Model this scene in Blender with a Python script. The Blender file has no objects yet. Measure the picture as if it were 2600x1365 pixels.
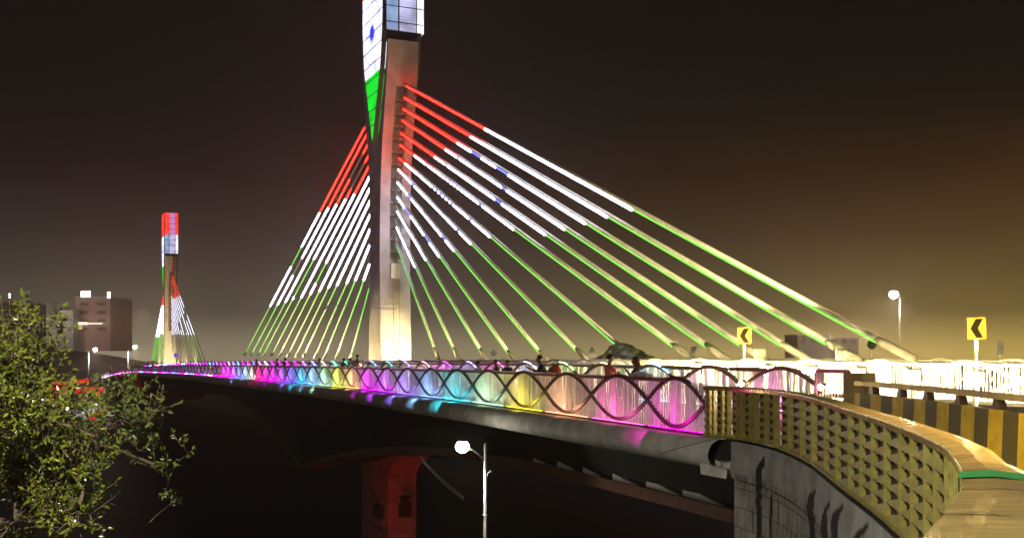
import bpy, bmesh, math, random
from mathutils import Vector, Matrix, noise
R = math.radians
SC = bpy.context.scene
COL = SC.collection
random.seed(11)

# ------------------------------------------------------------------ camera, world, moon, exposure
FPX, VPX, HORY = 2625.0, 153.5, 893.6          # focal length in photo pixels, bridge vanishing x, horizon y
cam = bpy.data.cameras.new('camera'); camo = bpy.data.objects.new('camera', cam); COL.objects.link(camo)
cam.sensor_width = 36; cam.lens = 36*FPX/2600; cam.shift_y = (HORY-682.5)/2600
cam.clip_start = .1; cam.clip_end = 6000
camo.location = (0, 0, 0); camo.rotation_euler = (R(90), 0, 0)
SC.camera = camo
SC.view_settings.view_transform = 'Standard'; SC.view_settings.look = 'None'
SC.view_settings.exposure = 0; SC.view_settings.gamma = 1
SC.cycles.max_bounces = 5; SC.cycles.volume_bounces = 0; SC.cycles.sample_clamp_indirect = 3
SC.cycles.volume_step_rate = 5
SC.cycles.use_denoising = True

W = bpy.data.worlds.new('World'); SC.world = W; W.use_nodes = True
nt = W.node_tree; nt.nodes.clear()
def N(t, **k):
    n = nt.nodes.new(t)
    for a, b in k.items(): setattr(n, a, b)
    return n
wo = N('ShaderNodeOutputWorld'); bg = N('ShaderNodeBackground'); nt.links.new(bg.outputs[0], wo.inputs[0])
tc = N('ShaderNodeTexCoord'); sp = N('ShaderNodeSeparateXYZ'); nt.links.new(tc.outputs['Generated'], sp.inputs[0])
mz = N('ShaderNodeMath', operation='MULTIPLY'); mz.inputs[1].default_value = 3.2; nt.links.new(sp.outputs[2], mz.inputs[0])
ramp = N('ShaderNodeValToRGB'); nt.links.new(mz.outputs[0], ramp.inputs[0])
cr = ramp.color_ramp
stops = [(0, (.38, .32, .205)), (.036, (.115, .096, .07)), (.075, (.058, .045, .037)), (.11, (.032, .021, .019)), (.163, (.0135, .006, .006)), (.22, (.005, .0035, .004)), (.29, (.0028, .0028, .0028))]
while len(cr.elements) < len(stops): cr.elements.new(.5)
for e, (p, c) in zip(cr.elements, stops): e.position = p*3.2; e.color = (*c, 1)
mr = N('ShaderNodeMapRange'); mr.inputs[1].default_value = -.1; mr.inputs[2].default_value = .42; nt.links.new(sp.outputs[0], mr.inputs[0])
tint = N('ShaderNodeMix', data_type='RGBA'); tint.inputs[6].default_value = (1, 1, 1, 1); tint.inputs[7].default_value = (2.0, 1.7, .66, 1)
low = N('ShaderNodeMapRange'); low.inputs[1].default_value = .26; low.inputs[2].default_value = .17; nt.links.new(sp.outputs[2], low.inputs[0])
fm = N('ShaderNodeMath', operation='MULTIPLY'); nt.links.new(mr.outputs[0], fm.inputs[0]); nt.links.new(low.outputs[0], fm.inputs[1])
nt.links.new(fm.outputs[0], tint.inputs[0])
mul = N('ShaderNodeMix', data_type='RGBA', blend_type='MULTIPLY'); mul.inputs[0].default_value = 1
nt.links.new(ramp.outputs[0], mul.inputs[6]); nt.links.new(tint.outputs[2], mul.inputs[7]); nt.links.new(mul.outputs[2], bg.inputs[0])

sl = bpy.data.lights.new('moon', 'SUN'); sl.energy = .035; sl.angle = R(3); sl.color = (1, .96, .9)
so = bpy.data.objects.new('moon', sl); COL.objects.link(so); so.rotation_euler = (R(62), 0, R(-28))

# ------------------------------------------------------------------ helpers
DV = Vector((-.4003, .9164, 0)); NV = Vector((.9164, .4003, 0)); KK = FPX/.9164
def P(s, L, z=0): return DV*s + NV*L + Vector((0, 0, z))
def zof(px, L): return KK*L/(px-VPX)
def sof(px, L): return (zof(px, L)-.4003*L)/.9164
def un(px, py, L):                                 # photo pixel to a point of the vertical plane at lateral offset L
    Z = zof(px, L); return P((Z-.4003*L)/.9164, L, -(py-HORY)*Z/FPX)
def at(px, py, Z): return Vector(((px-1300)*Z/FPX, Z, -(py-HORY)*Z/FPX))
def lerp(tab, x):
    if x <= tab[0][0]: return tab[0][1]
    for (a, b), (c, d) in zip(tab, tab[1:]):
        if x <= c: return b+(d-b)*(x-a)/(c-a)
    return tab[-1][1]
PEAK = []                                          # height of the outer railing's arches along the deck
for px, z in [(1720, -.75), (1450, -.755), (1239, -.765), (1152, -.785), (1072, -.83), (1003, -.87), (943, -.9), (888, -.93), (845, -.97), (761, -1.06),
              (671, -1.2), (584, -1.38), (522, -1.58), (480, -1.78), (411, -2.38), (362, -3.1), (330, -3.95), (307, -5.0), (290, -6.3), (256, -10.2), (222, -16.9)]:
    PEAK.append((sof(px, 16.5), z))
PEAK[0:0] = [(-60, -.75)]
def smooth(s):
    return (lerp(PEAK, s-6)+lerp(PEAK, s-3)+lerp(PEAK, s)+lerp(PEAK, s+3)+lerp(PEAK, s+6))/5
def HH(s): return lerp([(24, 1.55), (42, 1.42), (60, 1.3), (90, 1.27)], s)
def zdeck(s): return smooth(s)-HH(s)

class MB:
    def __init__(s): s.v = []; s.f = []; s.m = []; s.uv = []
    def quad(s, a, b, c, d, m=0, uv=None):
        i = len(s.v); s.v += [tuple(a), tuple(b), tuple(c), tuple(d)]; s.f.append((i, i+1, i+2, i+3)); s.m.append(m); s.uv.append(uv)
    def tri(s, a, b, c, m=0):
        i = len(s.v); s.v += [tuple(a), tuple(b), tuple(c)]; s.f.append((i, i+1, i+2)); s.m.append(m); s.uv.append(None)
    def hexa(s, p, m=0):                           # eight corners, 0-3 bottom, 4-7 top
        i = len(s.v); s.v += [tuple(q) for q in p]
        for f in ((0, 3, 2, 1), (4, 5, 6, 7), (0, 1, 5, 4), (1, 2, 6, 5), (2, 3, 7, 6), (3, 0, 4, 7)):
            s.f.append(tuple(i+k for k in f)); s.m.append(m); s.uv.append(None)
    def box(s, c, sx, sy, sz, ax=Vector((1, 0, 0)), ay=Vector((0, 1, 0)), m=0, az=Vector((0, 0, 1))):
        c = Vector(c); p = []
        for k in (-1, 1):
            for a, b in ((-1, -1), (1, -1), (1, 1), (-1, 1)): p.append(c+ax*(a*sx/2)+ay*(b*sy/2)+az*(k*sz/2))
        s.hexa(p, m)
    def sbox(s, s0, s1, L0, L1, z0, z1, m=0):      # box in bridge coordinates
        s.hexa([P(a, b, z) for z in (z0, z1) for a, b in ((s0, L0), (s0, L1), (s1, L1), (s1, L0))], m)
    def tube(s, pts, r, n=8, m=0, cap=True, flat=None):
        pts = [Vector(p) for p in pts]; rr = r if isinstance(r, (list, tuple)) else [r]*len(pts)
        base = len(s.v); up0 = None
        for i, p in enumerate(pts):
            t = (pts[min(i+1, len(pts)-1)]-pts[max(i-1, 0)]).normalized()
            if up0 is None:
                up0 = Vector((0, 0, 1)) if abs(t.z) < .9 else Vector((1, 0, 0))
            a = t.cross(up0).normalized(); b = a.cross(t).normalized(); up0 = b
            for k in range(n):
                g = 2*math.pi*k/n+math.pi/n
                s.v.append(tuple(p+a*(math.cos(g)*rr[i])+b*(math.sin(g)*rr[i]*(flat or 1))))
        for i in range(len(pts)-1):
            for k in range(n):
                k2 = (k+1) % n
                s.f.append((base+i*n+k, base+i*n+k2, base+(i+1)*n+k2, base+(i+1)*n+k)); s.m.append(m); s.uv.append(None)
        if cap:
            s.f.append(tuple(base+k for k in range(n))[::-1]); s.m.append(m); s.uv.append(None)
            e = base+(len(pts)-1)*n
            s.f.append(tuple(e+k for k in range(n))); s.m.append(m); s.uv.append(None)
    def strip(s, rows, m=0, close=False):          # rows of points joined into a sheet
        base = len(s.v); n = len(rows[0])
        for r in rows: s.v += [tuple(p) for p in r]
        for i in range(len(rows)-1):
            for k in range(n if close else n-1):
                k2 = (k+1) % n
                s.f.append((base+i*n+k, base+i*n+k2, base+(i+1)*n+k2, base+(i+1)*n+k)); s.m.append(m); s.uv.append(None)
    def ball(s, c, r, n=10, m=0, sc=(1, 1, 1)):
        c = Vector(c); rows = []
        for i in range(n//2+1):
            ph = math.pi*i/(n//2)
            rows.append([c+Vector((math.sin(ph)*math.cos(2*math.pi*k/n)*r*sc[0], math.sin(ph)*math.sin(2*math.pi*k/n)*r*sc[1], math.cos(ph)*r*sc[2])) for k in range(n)])
        s.strip(rows, m, True)
    def build(s, name, mats, parent=None, smoothf=False):
        me = bpy.data.meshes.new(name); me.from_pydata(s.v, [], s.f)
        if not isinstance(mats, (list, tuple)): mats = [mats]
        for m in mats: me.materials.append(m)
        if len(mats) > 1: me.polygons.foreach_set('material_index', s.m)
        if any(u is not None for u in s.uv):
            uvl = me.uv_layers.new(name='UVMap'); k = 0
            for f, u in zip(s.f, s.uv):
                for j in range(len(f)): uvl.data[k].uv = u[j] if u else (0, 0); k += 1
        if smoothf: me.polygons.foreach_set('use_smooth', [True]*len(me.polygons))
        me.update()
        if parent is not None:
            me.transform(Matrix.Translation(-parent.location))
        o = bpy.data.objects.new(name, me); COL.objects.link(o)
        if parent is not None: o.parent = parent
        return o
def tag(o, label=None, cat=None, group=None, kind=None):
    if label: o['label'] = label
    if cat: o['category'] = cat
    if group: o['group'] = group
    if kind: o['kind'] = kind
    return o
def thing(name, label, cat, loc, group=None):
    o = bpy.data.objects.new(name, None); COL.objects.link(o); o.location = loc; o.empty_display_size = .3
    return tag(o, label, cat, group)
def light(parent, loc, energy, color=(1, 1, 1), radius=.1, name='lamp_light'):
    l = bpy.data.lights.new(name, 'POINT'); l.energy = energy; l.color = color; l.shadow_soft_size = radius
    o = bpy.data.objects.new(name, l); COL.objects.link(o)
    if parent is not None: o.parent = parent; o.location = Vector(loc)-parent.location
    else: o.location = loc
    return o
def spot(parent, loc, tgt, energy, color, ang, blend=.5, radius=.15):
    l = bpy.data.lights.new('lamp_light', 'SPOT'); l.energy = energy; l.color = color; l.shadow_soft_size = radius; l.spot_size = R(ang); l.spot_blend = blend
    o = bpy.data.objects.new('lamp_light', l); COL.objects.link(o)
    loc = Vector(loc)
    o.rotation_euler = (Vector(tgt)-loc).to_track_quat('-Z', 'Y').to_euler()
    if parent is not None: o.parent = parent; o.location = loc-parent.location
    else: o.location = loc
    return o

# ------------------------------------------------------------------ materials
MC = {}
def mat(name, col, rough=.6, metal=0, var=.25, scale=3, bump=.15, det=6, spec=.5, c2=None, stretch=None):
    if name in MC: return MC[name]
    m = bpy.data.materials.new(name); m.use_nodes = True; t = m.node_tree; b = t.nodes['Principled BSDF']
    b.inputs['Roughness'].default_value = rough; b.inputs['Metallic'].default_value = metal; b.inputs['Specular IOR Level'].default_value = spec
    tcn = t.nodes.new('ShaderNodeTexCoord'); mp = t.nodes.new('ShaderNodeMapping'); t.links.new(tcn.outputs['Object'], mp.inputs[0])
    if stretch: mp.inputs['Scale'].default_value = stretch
    nz = t.nodes.new('ShaderNodeTexNoise'); nz.inputs['Scale'].default_value = scale; nz.inputs['Detail'].default_value = det; t.links.new(mp.outputs[0], nz.inputs['Vector'])
    rp = t.nodes.new('ShaderNodeValToRGB'); t.links.new(nz.outputs[0], rp.inputs[0])
    c2 = c2 or tuple(c*(1-var) for c in col)
    rp.color_ramp.elements[0].position = .3; rp.color_ramp.elements[0].color = (*c2, 1)
    rp.color_ramp.elements[1].position = .68; rp.color_ramp.elements[1].color = (*[min(1, c*(1+var*.5)) for c in col], 1)
    t.links.new(rp.outputs[0], b.inputs['Base Color'])
    if bump:
        bp = t.nodes.new('ShaderNodeBump'); bp.inputs['Strength'].default_value = bump; bp.inputs['Distance'].default_value = .03
        t.links.new(nz.outputs[0], bp.inputs['Height']); t.links.new(bp.outputs[0], b.inputs['Normal'])
    MC[name] = m; return m
def emit(name, col, st):
    if name in MC: return MC[name]
    m = bpy.data.materials.new(name); m.use_nodes = True; b = m.node_tree.nodes['Principled BSDF']
    b.inputs['Base Color'].default_value = (*[c*.3 for c in col], 1); b.inputs['Emission Color'].default_value = (*col, 1); b.inputs['Emission Strength'].default_value = st
    b.inputs['Roughness'].default_value = .4
    MC[name] = m; return m
M_conc = mat('pylon_concrete', (.36, .34, .33), .8, var=.3, scale=.7, bump=.2, det=8)
M_concD = mat('girder_concrete', (.30, .28, .25), .85, var=.35, scale=.9, bump=.25, det=8)
M_fascia = mat('fascia_concrete', (.58, .55, .48), .7, var=.35, scale=1.6, bump=.25, det=9)
M_pave = mat('paving', (.35, .32, .29), .8, var=.3, scale=4)
M_asph = mat('asphalt', (.06, .06, .06), .75, var=.35, scale=8, bump=.3)
M_ground = mat('dark_ground', (.045, .05, .035), .95, var=.5, scale=.3, bump=.3)
M_water = mat('lake_water', (.02, .025, .03), .55, var=.3, scale=.2, bump=.15)
M_hill = mat('hill_scrub', (.30, .26, .2), .95, var=.5, scale=.02, bump=.3)
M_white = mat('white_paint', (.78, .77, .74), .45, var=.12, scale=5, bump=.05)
M_fin = mat('fin_white', (.74, .72, .70), .35, var=.15, scale=4, bump=.04)
M_wave = mat('wave_steel', (.07, .04, .035), .4, metal=.3, var=.3, scale=6, bump=.08)
M_waveW = mat('wave_pale', (.62, .58, .5), .4, metal=.1, var=.2, scale=6, bump=.05)
M_cap = mat('rail_cap_brown', (.16, .10, .05), .35, metal=.4, var=.35, scale=5, bump=.1)
M_pipe = mat('stay_pipe', (.58, .56, .52), .5, var=.18, scale=2.5, bump=.08)
M_sleeve = mat('stay_sleeve', (.60, .55, .44), .5, var=.2, scale=3, bump=.08)
M_dark = mat('dark_metal', (.035, .033, .035), .5, metal=.4, var=.3, scale=5, bump=.05)
M_grey = mat('galvanised_steel', (.42, .42, .42), .4, metal=.6, var=.2, scale=9, bump=.05)
M_brass = mat('brushed_brass', (.80, .58, .20), .27, metal=.7, var=.4, scale=2.2, bump=.05, c2=(.45, .31, .11), stretch=(1, 4, 1), det=9)
M_khaki = mat('khaki_sheet', (.34, .29, .07), .42, metal=.3, var=.3, scale=7, bump=.06)
M_black = mat('black_paint', (.02, .02, .02), .5, var=.4, scale=4)
E = dict(r=emit('led_red', (1, .006, .0035), 24), w=emit('led_white', (.78, .78, 1), 14), g=emit('led_green', (.16, 1, .07), 1.9), b=emit('led_blue', (.10, .14, 1), 3.2))
EF = dict(r=emit('far_led_red', (1, .02, .008), 5.5), w=emit('far_led_white', (.82, .80, 1), 6), g=emit('far_led_green', (.25, 1, .1), 2.4), b=emit('far_led_blue', (.15, .12, 1), 1.5))
M_leaf = mat('glossy_leaf', (.155, .175, .018), .17, var=.5, scale=2.2, bump=0, c2=(.045, .065, .006), spec=.8)
M_leafD = mat('dull_leaf', (.13, .17, .03), .4, var=.4, scale=2.5, bump=0)
M_bark = mat('bark', (.12, .09, .05), .85, var=.4, scale=9, bump=.4)

# ------------------------------------------------------------------ terrain, water, hills
g = MB()
nx, ny = 40, 40
rows = []
for j in range(ny+1):
    row = []
    for i in range(nx+1):
        x = -1500+3000*i/nx; y = -80+(j/ny)**2*2600
        q_ = min(1, max(0, (y-42)/38)); z = -13-9.5*q_*q_*(3-2*q_)+noise.noise(Vector((x*.01, y*.01, 0)))*1.5
        row.append(Vector((x, y, z)))
    rows.append(row)
g.strip(rows); tag(g.build('ground', M_ground, smoothf=True), kind='structure')
g = MB(); g.quad((-1400, 70, -21.0), (500, 70, -21.0), (500, 900, -21.0), (-1400, 900, -21.0)); tag(g.build('water', M_water), kind='structure')
def hill(x0, x1, yy, tops, seed, name='hill'):
    g = MB(); rows = []
    n = 260
    for k in range(9):
        row = []
        for i in range(n+1):
            x = x0+(x1-x0)*i/n; px = 1300+x*FPX/yy
            h = -(lerp(tops, px)-HORY)/FPX*yy
            h += noise.fractal(Vector((x*.03, seed, 0)), 1, 2, 5)*1.0
            t = k/8
            row.append(Vector((x, yy-(1-t)*60+ (noise.noise(Vector((x*.05, k, seed)))*8), -20+(h+20)*(t**.6))))
        rows.append(row)
    row = [Vector((p.x, p.y+60, -20)) for p in rows[-1]]; rows.append(row)
    g.strip(rows); return tag(g.build(name, M_hill), kind='structure')
hill(-560, 640, 900, [(-400, 850), (0, 858), (150, 880), (300, 905), (420, 930), (2700, 930), (3200, 905)], 3)

# ------------------------------------------------------------------ bridge deck
S0, S1 = 23.2, 660
def srange(a, b, st):
    n = max(1, int(round((b-a)/st))); return [a+(b-a)*i/n for i in range(n+1)]
SS = srange(S0, 120, 1.8)+srange(123, 380, 4)+srange(390, S1, 10)
def sheet(name, L0, L1, dz, m, s0=S0, kind='structure'):
    g = MB(); ss = [s for s in SS if s >= s0]
    g.strip([[P(s, L0, zdeck(s)+dz), P(s, L1, zdeck(s)+dz)] for s in ss]); return tag(g.build(name, m), kind=kind)
def zbot(s):                                       # underside of the box girder: haunched over the piers
    d = 3.3
    for c in (102, 334.5):
        t = max(0, 1-abs(s-c)/58); d = max(d, 3.3+5.2*t*t)
    return zdeck(s)-d
deck = thing('bridge_deck', 'long concrete bridge deck with pale rounded edge, dark underneath, passing both pylons', 'bridge deck', P(24, 16.5, -5))
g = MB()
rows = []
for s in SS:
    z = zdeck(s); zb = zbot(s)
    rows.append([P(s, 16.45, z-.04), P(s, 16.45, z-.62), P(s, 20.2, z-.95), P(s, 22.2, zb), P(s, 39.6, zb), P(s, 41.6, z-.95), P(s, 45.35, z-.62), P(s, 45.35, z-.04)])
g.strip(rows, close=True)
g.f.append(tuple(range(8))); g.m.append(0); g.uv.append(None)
g.build('box_girder', mat('shade_dark_concrete', (.018, .017, .015), .9, var=.4, scale=.9, bump=.25), deck)  # shade under the deck is put into this near-black colour
g = MB(); prof = []
for k in range(15):
    a = R(78+k*(214/14)); prof.append((16.28+math.cos(a)*.44, math.sin(a)*.41-.45))
prof = [(16.62, -.03)]+prof+[(16.55, -.84)]
g.strip([[P(s, L, zdeck(s)+dz) for L, dz in prof] for s in SS], close=True)
g.build('edge_beam', M_fascia, deck, smoothf=True)
g = MB(); g.strip([[P(s, 45.15-(L-16.62), zdeck(s)+dz) for L, dz in prof] for s in SS], close=True)
g.build('edge_beam', M_fascia, deck, smoothf=True)
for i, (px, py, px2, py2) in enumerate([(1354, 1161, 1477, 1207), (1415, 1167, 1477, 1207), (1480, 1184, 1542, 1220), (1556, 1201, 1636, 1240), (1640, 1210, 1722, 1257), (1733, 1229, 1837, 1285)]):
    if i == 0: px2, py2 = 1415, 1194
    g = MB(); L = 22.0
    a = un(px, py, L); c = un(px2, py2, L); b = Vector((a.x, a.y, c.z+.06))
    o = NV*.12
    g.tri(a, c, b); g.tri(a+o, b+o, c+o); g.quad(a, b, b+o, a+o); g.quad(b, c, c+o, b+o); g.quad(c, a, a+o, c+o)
    g.build('lit_web_patch', M_white, deck)  # pale plates stand in for lamplit patches of the girder web
g = MB()
for s0, s1 in zip(SS, SS[1:]):
    if s0 < 110: g.hexa([P(s0, 21.85, zbot(s0)-.5), P(s0, 24, zbot(s0)-.5), P(s1, 24, zbot(s1)-.5), P(s1, 21.85, zbot(s1)-.5), P(s0, 21.85, zbot(s0)-.02), P(s0, 24, zbot(s0)-.02), P(s1, 24, zbot(s1)-.02), P(s1, 21.85, zbot(s1)-.02)])
g.build('bottom_flange', mat('red_lit_flange', (.20, .09, .06), .7), deck)  # red light falling on the flange is mixed into its brown
sheet('pavement', 16.6, 19.45, 0, M_pave)
sheet('road', 19.75, 25.5, -.12, M_asph, s0=S0)
sheet('median_strip', 25.5, 36.3, .02, M_pave)
sheet('far_road', 36.3, 42.0, -.12, M_asph)
sheet('far_pavement', 42.0, 45.2, 0, M_pave)
g = MB()
for L in (22.6, 39.2):
    for k in range(60):
        s = 26+k*6; 
        g.quad(P(s, L-.06, zdeck(s)-.114), P(s, L+.06, zdeck(s)-.114), P(s+3, L+.06, zdeck(s+3)-.114), P(s+3, L-.06, zdeck(s+3)-.114))
tag(g.build('road_marking', M_white), kind='structure')
def barrier(name, label, L0, L1, h, m, s0=S0, s1=340, dz=-.12):
    g = MB(); ss = [s for s in SS if s0 <= s <= s1]
    rows = [[P(s, L0, zdeck(s)+dz), P(s, L0+.07, zdeck(s)+h), P(s, L1-.07, zdeck(s)+h), P(s, L1, zdeck(s)+dz)] for s in ss]
    g.strip(rows); b = len(g.v); 
    g.quad(*rows[0]); 
    return tag(g.build(name, m), label, 'barrier')
barrier('crash_barrier', 'low pale concrete barrier under the inner arched railing, beside the footpath', 19.45, 19.75, .48, mat('beige_concrete', (.5, .42, .33), .8), dz=0)
barrier('crash_barrier', 'low white concrete barrier along the near edge of the median, below the white arched railing', 25.45, 25.9, .62, M_white, s0=S0)
barrier('crash_barrier', 'low white concrete barrier on the far edge of the median, behind the stay cables', 36.0, 36.3, .62, M_white)

# ------------------------------------------------------------------ arched railings
PIT = 3.66
RF = random.Random(3)
BAYC = [(1, 0, .62), (1, .12, .5), (1, .42, .22), (.95, .8, .05), (.45, .85, .55), (.05, .75, .95), (.22, .45, 1), (.3, .18, 1), (.5, .03, 1), (.85, 0, 1),
        (1, .5, .2), (.75, .85, .1), (.35, .75, .5), (.2, .5, .95), (.02, .45, 1), (.15, .1, 1), (.5, .05, 1), (.8, .0, .95), (1, 0, .7), (1, 0, .3),
        (.6, .55, .5), (.3, .6, .85), (.15, .25, 1), (.5, .1, 1), (.8, .0, 1), (1, 0, .8)]
def baycol(k):
    if k < len(BAYC): return BAYC[k]
    if k % 5 in (1, 2): return (.75, .0, 1) if k % 2 else (1, 0, .8)
    import colorsys
    return colorsys.hsv_to_rgb((.5+.42*abs(((k*.11) % 1)*2-1)) % 1, .88 if k % 7 else .3, 1)
def railing(label, L, sc0, dpk, n, wave, cap, send=None, finstep=.141, colour=None, hgt=None, sstart=None, npart=60, st=7, oside=-1, strip_off=.1, capdz=0, nfull=None, nlight=0, arcs=0, warp=False):
    root = thing('arched_railing', label, 'railing', P(sc0, L, zdeck(sc0)))
    A = .71
    def pk(s): return smooth(s)+dpk
    def hb(s): return (hgt if hgt else HH(s))
    def sc(s): return hb(s)/1.55
    sb = sstart if sstart is not None else sc0-PIT/2
    se = sc0+PIT*(n-.5)
    def ph(s):
        if warp and s < sc0+PIT/2: s = sc0+PIT/2-(sc0+PIT/2-s)*1.18
        return math.cos(math.pi*(s-sc0)/PIT)
    ph2 = lambda s: abs(ph(s))
    step = lambda s: .2 if s < 120 else (.45 if s < 220 else .9)
    pts = []; s = sb
    while s <= se: pts.append(s); s += step(s)
    for sgn in (1, -1):
        g = MB(); w, d = .055, .07
        rows = []
        for s in pts:
            f = sc(s); z = pk(s)-A*f+sgn*A*f*ph(s)
            sl = -sgn*A*f*math.pi/PIT*math.sin(math.pi*(s-sc0)/PIT)
            k = w*min(2.0, math.sqrt(1+sl*sl))
            o = .012*sgn
            rows.append([P(s, L-d+o, z-k), P(s, L+d+o, z-k), P(s, L+d+o, z+k), P(s, L-d+o, z+k)])
        g.strip(rows, close=True); g.f += [(0, 1, 2, 3)]; g.m.append(0); g.uv.append(None)
        g.build('wave_rail', wave, root)
    g = MB(); s = sb
    while s <= se:
        f = sc(s); u = ((s-sc0)/PIT+.5) % 1-.5
        ztop = pk(s)-.12 if abs(ph(s)) < .77 else pk(s)-A*f+A*f*abs(ph(s))
        zb = pk(s)-hb(s)+.03; w = .021
        if s > 90: w = .04
        w *= RF.uniform(.55, 1.35); tw = RF.uniform(-.02, .02)
        g.hexa([P(s+a*w+b*tw, L+b*.028, z) for z in (zb, ztop) for a, b in ((-1, -1), (-1, 1), (1, 1), (1, -1))])
        s += finstep if s < 90 else (finstep*2 if s < 180 else finstep*4)
    g.build('balusters', M_fin, root)
    g = MB(); 
    g.strip([[P(s, L-.05, pk(s)-hb(s)-.02), P(s, L+.05, pk(s)-hb(s)-.02), P(s, L+.05, pk(s)-hb(s)+.035), P(s, L-.05, pk(s)-hb(s)+.035)] for s in pts], close=True)
    g.build('bottom_rail', wave, root)
    for k in range(n-1):                            # flattened rounded caps over each crossing
        a = sc0+PIT*k+.72; b = a+PIT-1.44
        if a > 190: break
        g = MB(); pp = [P(a+(b-a)*q, L-.0, pk(a)-.06+capdz) for q in (0, .03, .97, 1)]
        g.tube(pp, [.07, .14, .14, .07], 8, flat=.5); g.build('rail_cap', cap, root)
    if arcs:
        for k in range(arcs):
            c = colour(k)
            if k < 2: continue
            g = MB(); rows = []
            for q in range(7):
                s = sc0+PIT*(k-.34+.36*q/6); z = pk(s)-A*sc(s)+A*sc(s)*ph2(s)+.085
                rows.append([P(s, L-.11, z-.03), P(s, L-.07, z-.03), P(s, L-.07, z), P(s, L-.11, z)])
            g.strip(rows, close=True); g.build('arch_light', emit('arc_%02x%02x%02x_%d' % (*[int(q*255) for q in c], k > 12), c, 6 if k <= 12 else 18), root)
    if colour:
        rest = {}
        for k in range(nfull or n):
            c = colour(k)
            if c is None: continue
            m = emit(('bay_%02x%02x%02x' if k < 26 else 'farbay_%02x%02x%02x') % tuple(int(q*255) for q in c), c, st if k < 26 else st*5)
            a = max(sb+.05, sc0+PIT*(k-.46)); b = sc0+PIT*(k+.46)
            if k < npart:
                g = MB()
                Lx = L+oside*strip_off
                for q in range(4):
                    s0 = a+(b-a)*q/4; s1 = a+(b-a)*(q+1)/4-.05
                    z0 = pk(s0)-hb(s0)+.045; z1 = pk(s1)-hb(s1)+.045
                    g.hexa([P(s0, Lx-.02, z0), P(s0, Lx+.02, z0), P(s1, Lx+.02, z1), P(s1, Lx-.02, z1), P(s0, Lx-.02, z0+.018), P(s0, Lx+.02, z0+.018), P(s1, Lx+.02, z1+.018), P(s1, Lx-.02, z1+.018)])
                g.build('light_strip', m, root)
                if k < nlight:
                    if k in (0, 5, 6, 7, 8, 9, 12, 13, 14, 15, 17, 18, 19, 22) and warp:
                        sp_ = (a+b)/2+.9; z_ = pk(sp_)-hb(sp_); spot(root, P(sp_, L-1.1, z_+.35), P(sp_+.6, L-.35, z_-.35), (30+k)*(1.0 if c[0] > .7 else 2.8), c, 62, .25, .04)
                    sm = (a+b)/2+.15; spot(root, P(sm, L+oside*.75, pk(sm)-hb(sm)+.25), P(sm, L, pk(sm)-.62), 58+9*k, c, 160, .5, .12)
            else:
                rest.setdefault(m.name, (m, MB()))
                z0 = pk(a)-hb(a)+.05; z1 = pk(b)-hb(b)+.05; Lx = L+oside*strip_off
                rest[m.name][1].hexa([P(a, Lx-.02, z0), P(a, Lx+.02, z0), P(b, Lx+.02, z1), P(b, Lx-.02, z1), P(a, Lx-.02, z0+.06), P(a, Lx+.02, z0+.06), P(b, Lx+.02, z1+.06), P(b, Lx-.02, z1+.06)])
        if rest:
            mm = MB(); mats = []
            for i, (m, q) in enumerate(rest.values()):
                base = len(mm.v); mm.v += q.v; mm.f += [tuple(j+base for j in f) for f in q.f]; mm.m += [i]*len(q.f); mm.uv += q.uv; mats.append(m)
            o = mm.build('far_light_strips', mats, root); o['kind'] = 'stuff'
    return root
rail_outer = railing('long colour lit railing of crossed dark arches over white bars on the near bridge edge', 16.5, 25.5, 0, 150, M_wave, M_cap, colour=baycol, nfull=140, st=4, nlight=26, warp=True, sstart=24.24)
def inner_col(k):
    t = {0: (1, .25, .7), 1: (.9, .5, .8), 2: (.2, .6, 1), 3: (.5, .4, .3), 4: (.5, .9, .3), 5: (.6, .6, 1), 6: (1, .1, .6), 7: (.45, .3, 1), 8: (.8, .05, 1), 9: (.8, .4, .5), 10: (.4, .3, 1), 11: (.1, .6, 1), 12: (.2, .4, 1), 13: (.6, .4, .3), 14: (0, .8, .2), 15: (.1, .9, .3), 16: (.5, .4, .3)}
    return t.get(k, baycol(k+5))
rail_inner = railing('railing of bronze and magenta arches over white bars, between footpath and road', 19.6, 24.9, .28, 80, M_cap, M_cap, colour=inner_col, nfull=78, st=9, nlight=10, hgt=1.3, npart=30, capdz=0, arcs=70)
g = MB(); zt = smooth(23)+.28
for q in range(9): g.sbox(22.15+q*.12, 22.18+q*.12, 19.53, 19.56, zt-1.4, zt-.09)
g.build('end_panel', mat('end_panel_magenta_lit', (.7, .55, .6), .5), rail_inner)  # magenta light on the panel is put into its pink colour
g = MB(); g.sbox(22.05, 23.25, 19.45, 19.7, zt-.1, zt); g.sbox(22.02, 22.1, 19.45, 19.7, zt-1.5, zt-.1); g.sbox(23.2, 23.28, 19.45, 19.7, zt-1.5, zt-.1); g.build('end_frame', mat('end_frame_magenta_lit', (.45, .16, .3), .5), rail_inner)  # frame colour carries the same magenta light
rail_med = railing('dazzling white arched railing in front of the stay cables, near side of the median', 25.7, 16.3, .44, 90, M_waveW, M_waveW, hgt=1.15)
rail_medf = railing('pale arched railing behind the stay cables, on the far side of the median', 36.15, 16.3, .44, 84, M_waveW, M_waveW, hgt=1.15, finstep=.3)
rail_far = railing('arched railing along the far outer edge of the bridge deck', 45.2, 25.5, 0, 80, M_wave, M_cap, finstep=.3, colour=lambda k: baycol((k*3) % 24), nfull=60, npart=12, st=5)

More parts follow.
